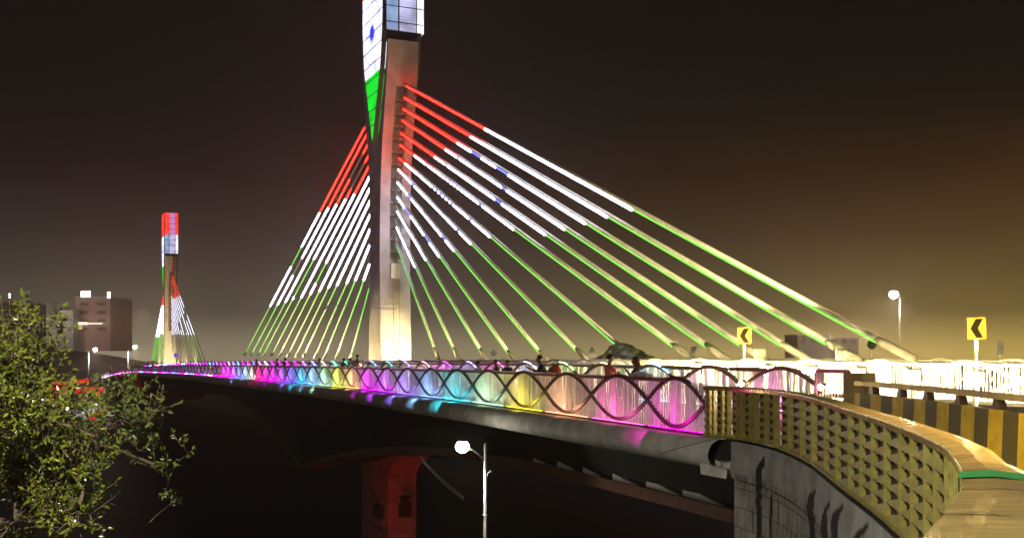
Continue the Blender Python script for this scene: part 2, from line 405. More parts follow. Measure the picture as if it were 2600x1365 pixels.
# ------------------------------------------------------------------ pylons
SP1 = 102.0; SM = 436.5
def tf1(s, L, z): return P(s, L, z)
def tf2(s, L, z): return P(SM-s, L, z*1.063-3.37)
def pylon(tf, label, mirror):
    base = tf(SP1, 30.9, -2.2)
    root = thing('pylon', label, 'pylon', base)
    # half length along the bridge by height
    def ha(z): return lerp([(-3, 2.25), (0, 2.2), (8, 1.8), (14, 1.85), (18, 2.2), (21, 2.7), (24, 3.4), (26.5, 4.1), (30, 4.6), (44, 4.8)], z)
    zs = [-3, 0, 3, 6, 9, 12, 14, 16, 18, 19.5, 21, 22.5, 24, 25.5, 26.3, 28, 29, 30.6]
    b = 1.58
    REC0, REC1 = 9.4, 26.2                          # anchorage slot
    g = MB()
    rows = []
    for z in zs:
        a = ha(z); rec = REC0 <= z <= REC1
        d = 1.15 if rec else .0
        # outline with the slots on both long-axis faces: left cheek wide, slot, right fin
        pts = []
        for sgn in (-1, 1):
            order = [(-b, 0), (-.55, 0), (-.5, d), (.62, d), (.67, 0), (b, 0)]
            if sgn == 1: order = order[::-1]
            for L, dd in order: pts.append(tf(SP1+sgn*(a-dd), 30.9+L, z))
        rows.append(pts)
    # sharp ends of the slot
    def dup(z, rec):
        a = ha(z); d = 1.15 if rec else 0; pts = []
        for sgn in (-1, 1):
            order = [(-b, 0), (-.55, 0), (-.5, d), (.62, d), (.67, 0), (b, 0)]
            if sgn == 1: order = order[::-1]
            for L, dd in order: pts.append(tf(SP1+sgn*(a-dd), 30.9+L, z))
        return pts
    R2 = []
    zz = sorted(zs+[REC0-.02, REC0, REC1, REC1+.02])
    for z in zz: R2.append(dup(z, REC0 <= z <= REC1))
    g.strip(R2, close=True)
    g.f.append(tuple(len(g.v)-12+k for k in range(12))); g.m.append(0); g.uv.append(None)
    g.build('shaft', M_conc, root)
    # anchor ribs inside the slot
    for sgn in (-1, 1):
        g = MB()
        for i in range(13):
            z = 10.2+i*1.24; a = ha(z)
            g.hexa([tf(SP1+sgn*(a-x), 30.9+y, z+zz2) for zz2 in (-.16, .16) for x, y in ((1.3, -.48), (1.3, .6), (.35, .6), (.35, -.48))])
            g.hexa([tf(SP1+sgn*(a-x), 30.9+y, z+.2+zz2) for zz2 in (-.25, .25) for x, y in ((.0, .69), (.0, 1.45), (-.06, 1.45), (-.06, .69))])
        g.build('anchor_ribs', M_concD, root)
    g = MB()                                         # groove lines and conduits on the front face
    for sgn in (-1, 1):
        for y in (-.18, .42):
            pp = [tf(SP1+sgn*(ha(z)+.03), 30.9+y, z) for z in (-2.2, 0, 3, 6, 8.9)]
            g.tube(pp, .05, 6)
    g.build('conduit', M_conc, root)
    g = MB(); g.hexa([tf(SP1-ha(8)-x, 30.9+y, z) for z in (7.4, 8.9) for x, y in ((0.02, -.55), (0.02, .35), (.55, .35), (.55, -.55))]); g.build('junction_box', M_white, root)
    # illuminated crown: a grid of light panels on dark backing
    ZB, ZT = 31.35, 43.0
    def zoneidx(z): return 0 if z > 36.4 else (1 if z > 27.9 else 2)
    mats = [E['cr'], E['cw'], E['cg'], M_dark, E['ring'], E['cb'], E['ct'], E['crm'], E['cl']]
    crown = MB()
    L0, L1 = 30.9-1.95, 30.9+1.95
    H = 5.1; mm_ = -1 if mirror else 1; HX = {-1: -5.1 if mm_ == 1 else -3.2, 1: 3.2 if mm_ == 1 else 5.1}
    crown.hexa([tf(SP1+x, y, z) for z in (ZB, ZT) for x, y in ((HX[-1]+.1, L0+.1), (HX[-1]+.1, L1-.1), (HX[1]-.1, L1-.1), (HX[1]-.1, L0+.1))], 3)
    pitch = 1.55
    nrow = int((ZT-ZB)/pitch)
    for r in range(nrow+1):
        z0 = ZT-(r+1)*pitch+.05; z1 = ZT-r*pitch-.05
        if z0 < ZB: z0 = ZB
        if z1-z0 < .2: continue
        zi = zoneidx((z0+z1)/2)
        for sgn in (-1, 1):                          # end faces, three columns
            for j, (y0, y1, mi) in enumerate(((L0+.08, L0+1.25, 6 if zi == 1 else 0), (L0+1.4, L0+3.1, 8 if zi == 1 else 7), (L0+3.2, L1-.05, 1 if zi == 1 else 0))):
                crown.quad(tf(SP1+HX[sgn], y0, z0), tf(SP1+HX[sgn], y1, z0), tf(SP1+HX[sgn], y1, z1), tf(SP1+HX[sgn], y0, z1), mi)
        for L in (L1+.0,):
            crown.quad(tf(SP1+HX[-1]+.05, L, z0), tf(SP1+HX[1]-.05, L, z0), tf(SP1+HX[1]-.05, L, z1), tf(SP1+HX[-1]+.05, L, z1), zi)
    crown.build('crown_screen', mats, root)
    # spear shaped screen on each broad side
    for side in (-1, 1):
        Lf = 30.9+side*(b+.45); Lb = 30.9+side*b
        if side == 1: Lf = 30.9+b+.45
        def wid(z): return lerp([(21.2, .05), (27.8, 2.6), (29.5, 3.1), (31.5, 3.4), (34, 3.6), (43, 3.6)], z)
        cs = SP1-.7*mm_
        g = MB(); zs2 = [21.0, 22.5, 24, 25.5, 27, 28.5, 30, 32, 34, 37, 40, 43]
        g.strip([[tf(cs-wid(z)-.22, Lf, z), tf(cs-wid(z)-.22, Lb, z), tf(cs+wid(z)+.22, Lb, z), tf(cs+wid(z)+.22, Lf, z)] for z in zs2], m=3, close=True)
        off = Lf+side*.02
        zc = 43.0
        while zc > 21.3:
            z1 = zc-.06; z0 = max(21.25, zc-pitch+.06)
            slant = .0
            sub = [z0]
            for cut in (27.9, 36.4):
                if z0 < cut < z1: sub.append(cut)
            sub.append(z1)
            for a0, a1 in zip(sub, sub[1:]):
                g.quad(tf(cs-wid(a0), off, a0), tf(cs+wid(a0), off, a0), tf(cs+wid(a1), off, a1), tf(cs-wid(a1), off, a1), zoneidx((a0+a1)/2))
            zc -= pitch
        # thin light lines down the edge that faces along the bridge
        for sgn in (-1, 1):
            for z0, z1 in ((27.9, 30.4), (24.6, 27.4), (21.9, 24.3)):
                pts = [tf(cs+sgn*(wid(z)+.26), Lf-side*.45, z) for z in (z0, (z0+z1)/2, z1)]
                g.tube(pts, .04, 4, m=1 if z0 > 27 else 2)
        # wheel: outer ring, hub and short spokes
        zc = 32.2; oo = off+side*.03
        def ringp(rad, k, n): return (cs+rad*math.cos(2*math.pi*k/n), zc+rad*math.sin(2*math.pi*k/n))
        for k in range(48):
            a = ringp(3.05, k, 48); c = ringp(3.05, k+1, 48); d = ringp(3.2, k+1, 48); e = ringp(3.2, k, 48)
            g.quad(*[tf(q[0], oo, q[1]) for q in (a, c, d, e)], 4)
        for k in range(24):
            an = 2*math.pi*k/24
            for r0, r1, w in ((.35, 1.25, .10), (1.4, 1.75, .07), (1.9, 2.15, .05)):
                if r0 > 1 and k % 2: continue
                ux, uz = math.cos(an), math.sin(an)
                g.quad(*[tf(cs+ux*r+q*w*-uz, oo, zc+uz*r+q*w*ux) for r, q in ((r0, -1), (r1, -.3), (r1, .3), (r0, 1))], 5)
        for k in range(16):
            a = ringp(.5, k, 16); c = ringp(.5, k+1, 16)
            i = len(g.v); g.v += [tuple(tf(cs, oo+side*.01, zc)), tuple(tf(a[0], oo+side*.01, a[1])), tuple(tf(c[0], oo+side*.01, c[1]))]; g.f.append((i, i+1, i+2)); g.m.append(5); g.uv.append(None)
        g.build('spear_screen', mats, root)
    return root
def screen(name, col, st):
    m = emit(name, col, st); t = m.node_tree; b = t.nodes['Principled BSDF']; tcn = t.nodes.new('ShaderNodeTexCoord')
    w = t.nodes.new('ShaderNodeTexWave'); w.bands_direction = 'Z'; w.inputs['Scale'].default_value = 1.25; w.inputs['Distortion'].default_value = .3; t.links.new(tcn.outputs['Object'], w.inputs['Vector'])
    nz = t.nodes.new('ShaderNodeTexNoise'); nz.inputs['Scale'].default_value = .55; nz.inputs['Detail'].default_value = 3; t.links.new(tcn.outputs['Object'], nz.inputs['Vector'])
    a = t.nodes.new('ShaderNodeMapRange'); a.inputs[3].default_value = .72; a.inputs[4].default_value = 1.1; t.links.new(w.outputs['Fac'], a.inputs[0])
    c = t.nodes.new('ShaderNodeMapRange'); c.inputs[1].default_value = .3; c.inputs[2].default_value = .7; c.inputs[3].default_value = st*.55; c.inputs[4].default_value = st*1.35; t.links.new(nz.outputs[0], c.inputs[0])
    mu = t.nodes.new('ShaderNodeMath'); mu.operation = 'MULTIPLY'; t.links.new(a.outputs[0], mu.inputs[0]); t.links.new(c.outputs[0], mu.inputs[1]); t.links.new(mu.outputs[0], b.inputs['Emission Strength']); return m
E['cr'] = screen('crown_red', (1, .03, .02), 2.6); E['cw'] = screen('crown_white', (.80, .82, 1), 1.9); E['cg'] = screen('crown_green', (.0, .9, .03), 1.0)
E['ring'] = emit('crown_ring', (.45, .42, .7), .9); E['cb'] = emit('crown_blue', (.03, .05, .9), .9); E['ct'] = screen('crown_pale_blue', (.38, .55, .95), .8); E['cl'] = screen('crown_lilac', (.62, .62, 1), .9); E['crm'] = emit('crown_mauve', (.75, .25, .6), .9)
pyl1 = pylon(tf1, 'tall near concrete pylon rising out of the picture with lit white and green spear screen', False)
pyl2 = pylon(tf2, 'distant concrete pylon on the left with red and white lit crown', True)

# arm with two thin rods sticking out of the near pylon
g = MB(); g.tube([un(1010, 770, 29.2), P(99, 23.6, un(823, 776, 23.6).z)], .035, 5); g.tube([un(1007, 784, 29.2), P(99, 23.6, un(823, 776, 23.6).z-.05)], .035, 5)
g.box(P(99, 23.55, un(823, 776, 23.6).z-.2), .25, .25, .4)
g.build('mast_arm', M_grey, pyl1)

# ------------------------------------------------------------------ stay cables
# light strip of each stay: photo x positions where its colour changes (r red, w white, g green, b blue, o off)
def z8(x, y): return (1000+x/2.7047, 180+y/2.7047)
def dots(a, b, n, c1, c2, duty=.6):
    out = []; st = (b-a)/n
    for i in range(n): out += [(a+st*(i+duty), c1), (a+st*(i+1), c2)]
    return out
RIGHT = [
 ((88, 107), (2223.7, 869), [(628, 'r'), (1638, 'w')]),
 ((75, 188), (2096, 874.6), [(530, 'r'), (1465, 'w')]),
 ((68, 265), (1981.5, 878), [(440, 'r'), (530, 'w'), (605, 'b'), (640, 'w'), (653, 'b'), (700, 'w'), (790, 'b'), (1315, 'w')]),
 ((58, 343), (1878, 878.3), [(358, 'r'), (432, 'w'), (455, 'b'), (568, 'w'), (575, 'b'), (740, 'w'), (780, 'b'), (1172, 'w')]),
 ((50, 430), (1790, 880), [(283, 'r'), (350, 'w'), (370, 'b')]+dots(370, 700, 9, 'w', 'b', .82)+[(745, 'b'), (1040, 'w')]),
 ((45, 512), (1707, 880), [(145, 'r'), (222, 'w'), (238, 'b'), (265, 'w'), (275, 'b'), (325, 'w'), (335, 'b'), (350, 'w')]+dots(350, 470, 5, 'b', 'w', .7)+[(582, 'w'), (612, 'b'), (822, 'w')]),
 ((38, 602), (1566, 878), [(80, 'r'), (165, 'w'), (180, 'b'), (262, 'w')]+dots(262, 415, 6, 'b', 'w', .8)+[(515, 'w'), (538, 'b'), (660, 'w')]),
 ((32, 680), (1462, 890), [(122, 'w'), (145, 'b'), (225, 'w')]+dots(225, 345, 8, 'b', 'w', .55)+[(430, 'w'), (452, 'b'), (530, 'w')]),
 ((27, 768), (1368, 895), [(95, 'w'), (122, 'b'), (175, 'w')]+dots(175, 245, 6, 'w', 'b', .7)+[(330, 'w'), (358, 'b'), (412, 'w')]),
 ((25, 868), (1288, 895), [(75, 'w'), (118, 'b'), (208, 'w'), (248, 'b'), (312, 'w')]),
 ((24, 965), (1218, 890), [(220, 'w')]),
 ((22, 1075), (1150, 886.6), [(145, 'w')]),
 ((20, 1198), (1101, 885), [])]
def z5(x, y): return (600+x/2.1806, 280+y/2.1806)
LEFT = [
 ((710, 98), 617.7, [(568, 'r'), (755, 'w'), (868, 'g'), (1083, 'w')]),
 ((735, 110), 635.3, [(132, 'r'), (145, 'o'), (540, 'r'), (818, 'w'), (915, 'o'), (1075, 'w')]),
 ((738, 172), 651.7, [(240, 'r'), (385, 'o'), (520, 'r'), (1060, 'w')]),
 ((742, 235), 665.6, [(290, 'r'), (440, 'o'), (492, 'r'), (825, 'w'), (1035, 'g'), (1045, 'w')]),
 ((743, 293), 687, [(465, 'r'), (1035, 'w')]),
 ((745, 355), 707, [(845, 'w'), (960, 'g'), (1018, 'w')]),
 ((743, 425), 728.7, [(1000, 'w')]), ((743, 497), 748.9, [(980, 'w')]), ((742, 577), 769, [(968, 'w')]),
 ((740, 660), 798, [(955, 'w')]), ((738, 747), 822, [(940, 'w')]), ((737, 852), 852, [(940, 'w')]), ((734, 988), 887.7, [])]
RAD = dict(r=.085, w=.112, g=.032, b=.055)
ordn = ['uppermost', 'second', 'third', 'fourth', 'fifth', 'sixth', 'seventh', 'eighth', 'ninth', 'tenth', 'eleventh', 'twelfth', 'lowest and steepest']
coln = {'r': 'red', 'w': 'white', 'g': 'green', 'b': 'blue', 'o': 'unlit'}
def inv(p, tf):                                    # point of the near pylon's frame, to be carried over by tf
    s = p.dot(DV); L = p.dot(NV); return tf(s, L, p.z)
def stay(tf, a, b, segs, label, group, sleeve_len, extend):
    """a upper end, b lower end of the light line (both in the near pylon's frame); segs = [(t, colour)]"""
    d = (b-a).normalized(); up = NV.cross(d)
    if up.z < 0: up = -up
    off = up*.15+NV*.06
    base = b+d*sleeve_len
    root = thing('stay_cable', label, 'stay cable', inv(base, tf), group)
    g = MB(); g.tube([inv(a-d*extend+off, tf), inv(b+d*.3+off, tf)], .115, 8); g.build('pipe', M_pipe, root, smoothf=True)
    g = MB(); g.tube([inv(q, tf) for q in (b-d*.05+off*.9, b+d*.35+off*.8, base+off*.8)], [.125, .185, .185], 10); g.build('sleeve', M_sleeve, root, smoothf=True)
    g = MB(); t0 = 0
    keys = ['r', 'w', 'g', 'b']
    for t1, c in segs:
        if c != 'o' and t1 > t0: g.tube([inv(a+(b-a)*t0, tf), inv(a+(b-a)*(t1-.0005), tf)], RAD[c]*(1 if tf is tf1 else .62), 6, m=keys.index(c))
        t0 = t1
    g.build('light_strip', [(E if tf is tf1 else EF)[k] for k in keys], root)
    return root
def combo(segs):
    seen = []
    for _, c in segs:
        if c not in seen: seen.append(c)
    return ', '.join(coln[c] for c in seen)
LP = 30.78
stays = []
for i, (st, en, sg) in enumerate(RIGHT):
    a = un(*z8(*st), LP); b = un(en[0], en[1], LP); sa, sb_ = a.dot(DV), b.dot(DV)
    segs = [((sof(z8(x, 0)[0], LP)-sa)/(sb_-sa), c) for x, c in sg]+[(1.0, 'g')]
    stays.append((a, b, segs, 2.2+i*.05, 1.0, i, 'R'))
for i, (st, bx, sg) in enumerate(LEFT):
    x0, y0 = z5(*st); a = un(x0, y0, LP); b = un(bx+6, 895, LP)
    za, zb = a.z, b.z; segs = []
    for y, c in sg:
        # photo y along the drawn line to a fraction of the 3D line
        yy = z5(0, y)[1]; q = (yy-y0)/(895-y0); xx = x0+(bx+6-x0)*q
        segs.append(((sof(xx, LP)-a.dot(DV))/(b.dot(DV)-a.dot(DV)), c))
    segs.append((1.0, 'g'))
    stays.append((a, b, segs, 1.6, 1.6, i, 'L'))
for a, b, segs, sl_, ex, i, side in stays:
    where = 'right' if side == 'R' else 'left'
    stay(tf1, a, b, segs, '%s stay cable on the %s of the near pylon, %s light strip' % (ordn[i], where, combo(segs)), 'stay cables of the near pylon', sl_, ex)
for a, b, segs, sl_, ex, i, side in stays:
    where = 'left' if side == 'R' else 'right'
    stay(tf2, a, b, segs, '%s stay cable on the %s of the distant pylon, %s light strip' % (ordn[i], where, combo(segs)), 'stay cables of the distant pylon', sl_, ex)

# ------------------------------------------------------------------ curved footpath railing and abutment in the foreground
CP = [(1787, 28.8), (1860, 28.0), (1932, 26.5), (2000, 24.4), (2068, 21.5), (2145, 17.8), (2235, 14.9), (2307, 12.9), (2337, 12.2), (2394, 10.8), (2423, 9.9), (2459, 7.6)]
CTL = [Vector(((x-1300)/FPX*z, z, 0)) for x, z in CP]+[Vector((2.14, 5.3, 0)), Vector((1.0, 3.3, 0)), Vector((-.4, 1.6, 0)), Vector((-2.4, .6, 0)), Vector((-5, .2, 0))]
def catmull(pts, n=14):
    out = []
    q = [pts[0]*2-pts[1]]+pts+[pts[-1]*2-pts[-2]]
    for i in range(1, len(q)-2):
        for k in range(n):
            t = k/n; a, b, c, d = q[i-1], q[i], q[i+1], q[i+2]
            out.append(.5*((2*b)+(c-a)*t+(2*a-5*b+4*c-d)*t*t+(3*b-a-3*c+d)*t*t*t))
    out.append(pts[-1]); return out
PATH = catmull(CTL)
ARC = [0]
for a, b in zip(PATH, PATH[1:]): ARC.append(ARC[-1]+(b-a).length)
def pat(u):
    u = max(0, min(ARC[-1]-1e-4, u))
    for i in range(len(ARC)-1):
        if u <= ARC[i+1]:
            t = (u-ARC[i])/(ARC[i+1]-ARC[i]); p = PATH[i].lerp(PATH[i+1], t)
            a = PATH[max(0, i-2)]; b = PATH[min(len(PATH)-1, i+3)]; tg = (b-a).normalized()
            return p, tg, Vector((-tg.y, tg.x, 0))*-1
    return PATH[-1], Vector((-1, 0, 0)), Vector((0, 1, 0))
# outward normal: away from the road (towards the left of the photograph)
def outn(u):
    p, tg, nn = pat(u)
    n1 = Vector((tg.y, -tg.x, 0))
    return p, tg, n1
def ux(px):                                       # arc length where the photo column px meets the curve
    best = 0
    for i in range(len(PATH)-1):
        fa = PATH[i].x-(px-1300)/FPX*PATH[i].y; fb = PATH[i+1].x-(px-1300)/FPX*PATH[i+1].y
        if fa <= 0 <= fb: t = fa/(fa-fb); return ARC[i]+(ARC[i+1]-ARC[i])*t
    return best
# sign check so that n1 points left of the travel direction towards the open side
_p, _t, _n = outn(8.0)
SGN = 1 if _n.x < 0 else -1
def O(u, out, z):
    p, tg, n1 = outn(u); return p+n1*(SGN*out)+Vector((0, 0, z))
ZC, ZB2 = -.95, -2.27
crail = thing('curved_railing', 'curving railing of folded brass sheet with wide brass handrail in the lower right', 'railing', O(4, 0, ZB2))
g = MB(); us = [i*.12 for i in range(int(ARC[-1]/.12))]
rows = []
for u in us:
    w = .36 if u < ux(2440) else min(.62, .36+(u-ux(2440))*.12)
    rows.append([O(u, .03, ZC-.10), O(u, .045, ZC-.02), O(u, .03, ZC), O(u, -w*.35, ZC+.018), O(u, -w*.8, ZC+.008), O(u, -w, ZC-.01), O(u, -w, ZC-.10)])
g.strip(rows, close=True); g.build('handrail', M_brass, crail)
g = MB()
k = 1.1
while k < ARC[-1]-1:
    w = .37 if k < ux(2440) else min(.63, .37+(k-ux(2440))*.12)
    g.strip([[O(u, .05, ZC-.10), O(u, .05, ZC+.004), O(u, -w*.35, ZC+.022), O(u, -w, ZC-.006)] for u in (k, k+.022)]); k += 1.25
g.build('handrail_joints', M_cap, crail)
bx = [82, 122, 152, 193, 235, 280, 305, 352, 385, 440, 508, 570, 640, 702, 768, 832, 905, 968, 1033, 1105, 1190, 1255, 1330, 1385, 1450]
ub = [ux(1750+x/2.199) for x in bx]
uu = ub[-1]
while uu < ARC[-1]-2: uu += .55; ub.append(uu)
NR = 6; hcell = (ZC-.10-ZB2)/NR
for ci in range(len(ub)-1):
    u0, u1 = ub[ci], ub[ci+1]
    if ci < 10 and ci % 2 == 1: u1 = u0+(u1-u0)*.62
    elif ci < 13: u1 = u0+(u1-u0)*.86
    g = MB()
    wc = u1-u0; dp = min(.26, .12+wc*.2)
    def Q(a, b, o, z0): return O(u0+(u1-u0)*a, o, z0+hcell*b)
    for r in range(NR):
        z0 = ZB2+r*hcell
        p = {k: Q(*v, z0) for k, v in dict(a=(0, 0, .03), b=(1, 0, .03), c=(1, .66, .0), d=(.72, .66, .0), e=(0, .04, .02), f=(0, .62, -.02), g=(.42, 1, .01), h=(0, 1, -.02), i=(1, 1, .03)).items()}
        g.quad(p['a'], p['b'], p['d'], p['e']); g.tri(p['b'], p['c'], p['d']); g.tri(p['f'], p['g'], p['h'])
        g.tri(p['g'], p['d'], p['i']); g.tri(p['d'], p['c'], p['i'])
    g.quad(O(u0, -.05, ZB2), O(u1, -.05, ZB2), O(u1, -.05, ZC-.1), O(u0, -.05, ZC-.1), m=1)
    th = min(.02, wc*.1)
    g.hexa([O(u1-th, -.10, ZB2), O(u1, -.10, ZB2), O(u1, .045, ZB2), O(u1-th, .045, ZB2), O(u1-th, -.10, ZC-.1), O(u1, -.10, ZC-.1), O(u1, .045, ZC-.1), O(u1-th, .045, ZC-.1)])
    g.hexa([O(u0, -.10, ZB2-.07), O(u1, -.10, ZB2-.07), O(u1, .07, ZB2-.07), O(u0, .07, ZB2-.07), O(u0, -.10, ZB2-.003), O(u1, -.10, ZB2-.003), O(u1, .07, ZB2-.003), O(u0, .07, ZB2-.003)])
    g.build('folded_panel', [M_khaki, mat('shade_backing', (.03, .02, .018), .7)], crail)  # dark sheet behind the openings stands in for the shade inside them
g = MB(); ug = ux(2456)+.02
w = .50
g.strip([[O(u, .06+j, ZC-.13), O(u, .062+j, ZC+.008), O(u, -w*.35, ZC+.032), O(u, -w, ZC+.0), O(u, -w, ZC-.13)] for u, j in ((ug, 0), (ug+.15, .006), (ug+.3, 0), (ug+.46, .01))])
tag(g.build('cloth_band', mat('green_cloth', (.012, .20, .035), .85, var=.35, scale=40, bump=.4), smoothf=False), 'green cloth strip tied round the brass handrail', 'cloth strip')

# abutment wall
def inpoly(x, y, P_):
    c = False; j = len(P_)-1
    for i in range(len(P_)):
        if (P_[i][1] > y) != (P_[j][1] > y) and x < (P_[j][0]-P_[i][0])*(y-P_[i][1])/(P_[j][1]-P_[i][1])+P_[i][0]: c = not c
        j = i
    return c
STN = [[(590, 330), (600, 420), (560, 520), (552, 1500), (495, 1500), (488, 500), (520, 420)],  # first outline: straight dark vertical band with a pointed top
       [(690, 800), (692, 1500), (655, 1500), (668, 800)],
       [(1240, 740), (1215, 850), (1205, 1000), (1225, 1100), (1228, 1500), (1165, 1500), (1155, 1150), (1115, 1010), (1125, 880), (1170, 790)],
       [(1425, 850), (1410, 960), (1370, 1040), (1392, 1500), (1320, 1500), (1295, 1150), (1330, 1020)],
       [(1585, 890), (1570, 1000), (1520, 1100), (1515, 1500), (1430, 1500), (1420, 1150), (1450, 1030), (1530, 970)],
       [(1892, 1130), (1880, 1230), (1800, 1340), (1780, 1500), (1670, 1500), (1700, 1320), (1800, 1230)]]
def wallmat():
    m = bpy.data.materials.new('abutment_concrete'); m.use_nodes = True; t = m.node_tree; b = t.nodes['Principled BSDF']
    b.inputs['Roughness'].default_value = .8
    def A(ty): return t.nodes.new(ty)
    uv = A('ShaderNodeUVMap'); at_ = A('ShaderNodeAttribute'); at_.attribute_name = 'wear'
    br = A('ShaderNodeTexBrick'); br.inputs['Scale'].default_value = 1; br.inputs['Brick Width'].default_value = .42; br.inputs['Row Height'].default_value = .52
    br.inputs['Mortar Size'].default_value = .014; br.inputs['Color1'].default_value = (.36, .35, .29, 1); br.inputs['Color2'].default_value = (.30, .29, .25, 1); br.inputs['Mortar'].default_value = (.10, .09, .06, 1)
    t.links.new(uv.outputs[0], br.inputs['Vector'])
    nz = A('ShaderNodeTexNoise'); nz.inputs['Scale'].default_value = 1.3; nz.inputs['Detail'].default_value = 10; t.links.new(uv.outputs[0], nz.inputs['Vector'])
    rp = A('ShaderNodeValToRGB'); rp.color_ramp.elements[0].position = .35; rp.color_ramp.elements[0].color = (.22, .21, .18, 1); rp.color_ramp.elements[1].position = .62; rp.color_ramp.elements[1].color = (.36, .35, .31, 1); t.links.new(nz.outputs[0], rp.inputs[0])
    sx = A('ShaderNodeSeparateColor'); t.links.new(at_.outputs['Color'], sx.inputs[0])
    m1 = A('ShaderNodeMix'); m1.data_type = 'RGBA'; t.links.new(sx.outputs[1], m1.inputs[0]); t.links.new(rp.outputs[0], m1.inputs[6])
    mm = A('ShaderNodeMix'); mm.data_type = 'RGBA'; mm.blend_type = 'MULTIPLY'; mm.inputs[0].default_value = .55; t.links.new(br.outputs[0], mm.inputs[6]); 
    rp2 = A('ShaderNodeValToRGB'); rp2.color_ramp.elements[0].position = .3; rp2.color_ramp.elements[0].color = (.45, .42, .36, 1); rp2.color_ramp.elements[1].position = .6; t.links.new(nz.outputs[0], rp2.inputs[0]); t.links.new(rp2.outputs[0], mm.inputs[7])
    t.links.new(mm.outputs[2], m1.inputs[7])
    m2 = A('ShaderNodeMix'); m2.data_type = 'RGBA'; m2.inputs[7].default_value = (.012, .011, .01, 1); t.links.new(sx.outputs[0], m2.inputs[0]); t.links.new(m1.outputs[2], m2.inputs[6])
    t.links.new(m2.outputs[2], b.inputs['Base Color'])
    bp = A('ShaderNodeBump'); bp.inputs['Strength'].default_value = .35; bp.inputs['Distance'].default_value = .03; t.links.new(nz.outputs[0], bp.inputs['Height']); t.links.new(bp.outputs[0], b.inputs['Normal'])
    return m
M_wall = wallmat()
abut = thing('abutment', 'grey stained concrete abutment wall curving below the brass railing, with dark drip stains', 'retaining wall', O(6, 0, -13))
def wallsheet(name, u0, u1, z0, z1, out, isblock, du=.07, dz=.06):
    nu = int((u1-u0)/du); nz_ = int((z1-z0)/dz); vs = []; fs = []; cs = []; uvs = []
    for j in range(nz_+1):
        z = z0+(z1-z0)*j/nz_
        for i in range(nu+1):
            u = u0+(u1-u0)*i/nu; p = O(u, out, z); vs.append(tuple(p)); uvs.append((u, z))
            px = (1300+p.x*FPX/p.y) if p.y > 3 else 0; py = HORY-p.z*FPX/p.y if p.y > 3 else 0
            x6, y6 = (px-1820)*4.916, (py-1090)*4.916
            x6 += noise.noise(Vector((u*6, z*4, 1)))*16
            st = 1.0 if any(inpoly(x6, y6, q) for q in STN) else 0.0
            d = noise.noise(Vector((u*9, z*.8, 4)))
            top = abs(z-(-3.4))
            if isblock and d > .25-.5*max(0, .5-top): st = max(st, min(.85, (d-.1)*1.8))
            if not isblock and z < -3.25 and d > .1: st = max(st, .5)
            cs.append((st, 1.0 if isblock else 0.0, 0, 1))
    for j in range(nz_):
        for i in range(nu): a = j*(nu+1)+i; fs.append((a, a+1, a+nu+2, a+nu+1))
    me = bpy.data.meshes.new(name); me.from_pydata(vs, [], fs); me.materials.append(M_wall)
    ca = me.color_attributes.new('wear', 'FLOAT_COLOR', 'POINT'); ca.data.foreach_set('color', [q for c in cs for q in c])
    ul = me.uv_layers.new(name='UVMap')
    for l in me.loops: ul.data[l.index].uv = uvs[l.vertex_index]
    me.transform(Matrix.Translation(-abut.location)); o = bpy.data.objects.new(name, me); COL.objects.link(o); o.parent = abut; return o
UE = ARC[-1]-.5; UW0 = ux(1834); UW1 = ux(1866)
wallsheet('fascia_band', UW0, UE, -3.4, -2.40, .10, False)
wallsheet('block_wall', UW1, UE, -13, -3.4, .02, True, dz=.08)
g = MB()
g.strip([[O(u, .10, -2.40), O(u, -.35, -2.36)] for u in us if u >= UW0])
g.quad(O(UW0, .10, -2.40), O(UW0, -1.2, -2.40), O(UW0, -1.2, -3.4), O(UW0, .10, -3.4))
g.strip([[O(u, .10, -3.4), O(u, .0, -3.4)] for u in us if u >= UW0])
g.build('coping', M_black, abut)
g = MB(); p0 = O(UW1, .02, 0); inn = -(outn(UW1)[2]*SGN)
g.quad(p0+Vector((0, 0, -13)), p0+Vector((0, 0, -3.4)), p0+NV*28+Vector((0, 0, -3.4)), p0+NV*28+Vector((0, 0, -13)))
g.build('end_wall', M_concD, abut)
g = MB(); c = at(1811, 1193, 27.3); g.hexa([at(x, y, z) for x, y, z in ((1779, 1202, 28), (1844, 1215, 27), (1850, 1208, 29), (1785, 1198, 30), (1777, 1173, 28), (1846, 1192, 27), (1852, 1186, 29), (1783, 1168, 30))])
g.build('corbel', M_fascia, abut)
# approach pavement and road behind the curved railing
BARP = catmull([Vector(q) for q in ((9.2, 28.2, 0), (9.35, 24, 0), (9.1, 18.5, 0), (8.6, 13, 0), (8.3, 7, 0), (8.3, 0, 0), (8.3, -8, 0))], 12)
g = MB(); 
n = 60
for i in range(n):
    a = O(ARC[-1]*i/n, -.02, -2.34); b = O(ARC[-1]*(i+1)/n, -.02, -2.34)
    p = BARP[int(i*(len(BARP)-1)/n)]+Vector((0, 0, -2.34)); q = BARP[int((i+1)*(len(BARP)-1)/n)]+Vector((0, 0, -2.34))
    g.quad(a, p, q, b)
tag(g.build('approach_pavement', M_pave), kind='structure')
g = MB()
g.quad(P(23.4, 19.5, -2.42), P(23.4, 60, -2.42), P(-40, 60, -2.42), P(-40, 10, -2.42))
tag(g.build('approach_road', M_asph), kind='structure')
g = MB(); g.hexa([P(s, L, z) for z in (-4, -2.5) for s, L in ((23.1, 19), (23.1, 60), (-40, 60), (-40, 12))]); tag(g.build('embankment', M_ground), kind='structure')
g = MB()
g.quad(P(23.1, 16.6, -2.335), P(23.1, 19.75, -2.335), P(18.0, 19.75, -2.335), P(20.8, 16.6, -2.335)); tag(g.build('bridge_end_pavement', M_pave), kind='structure')

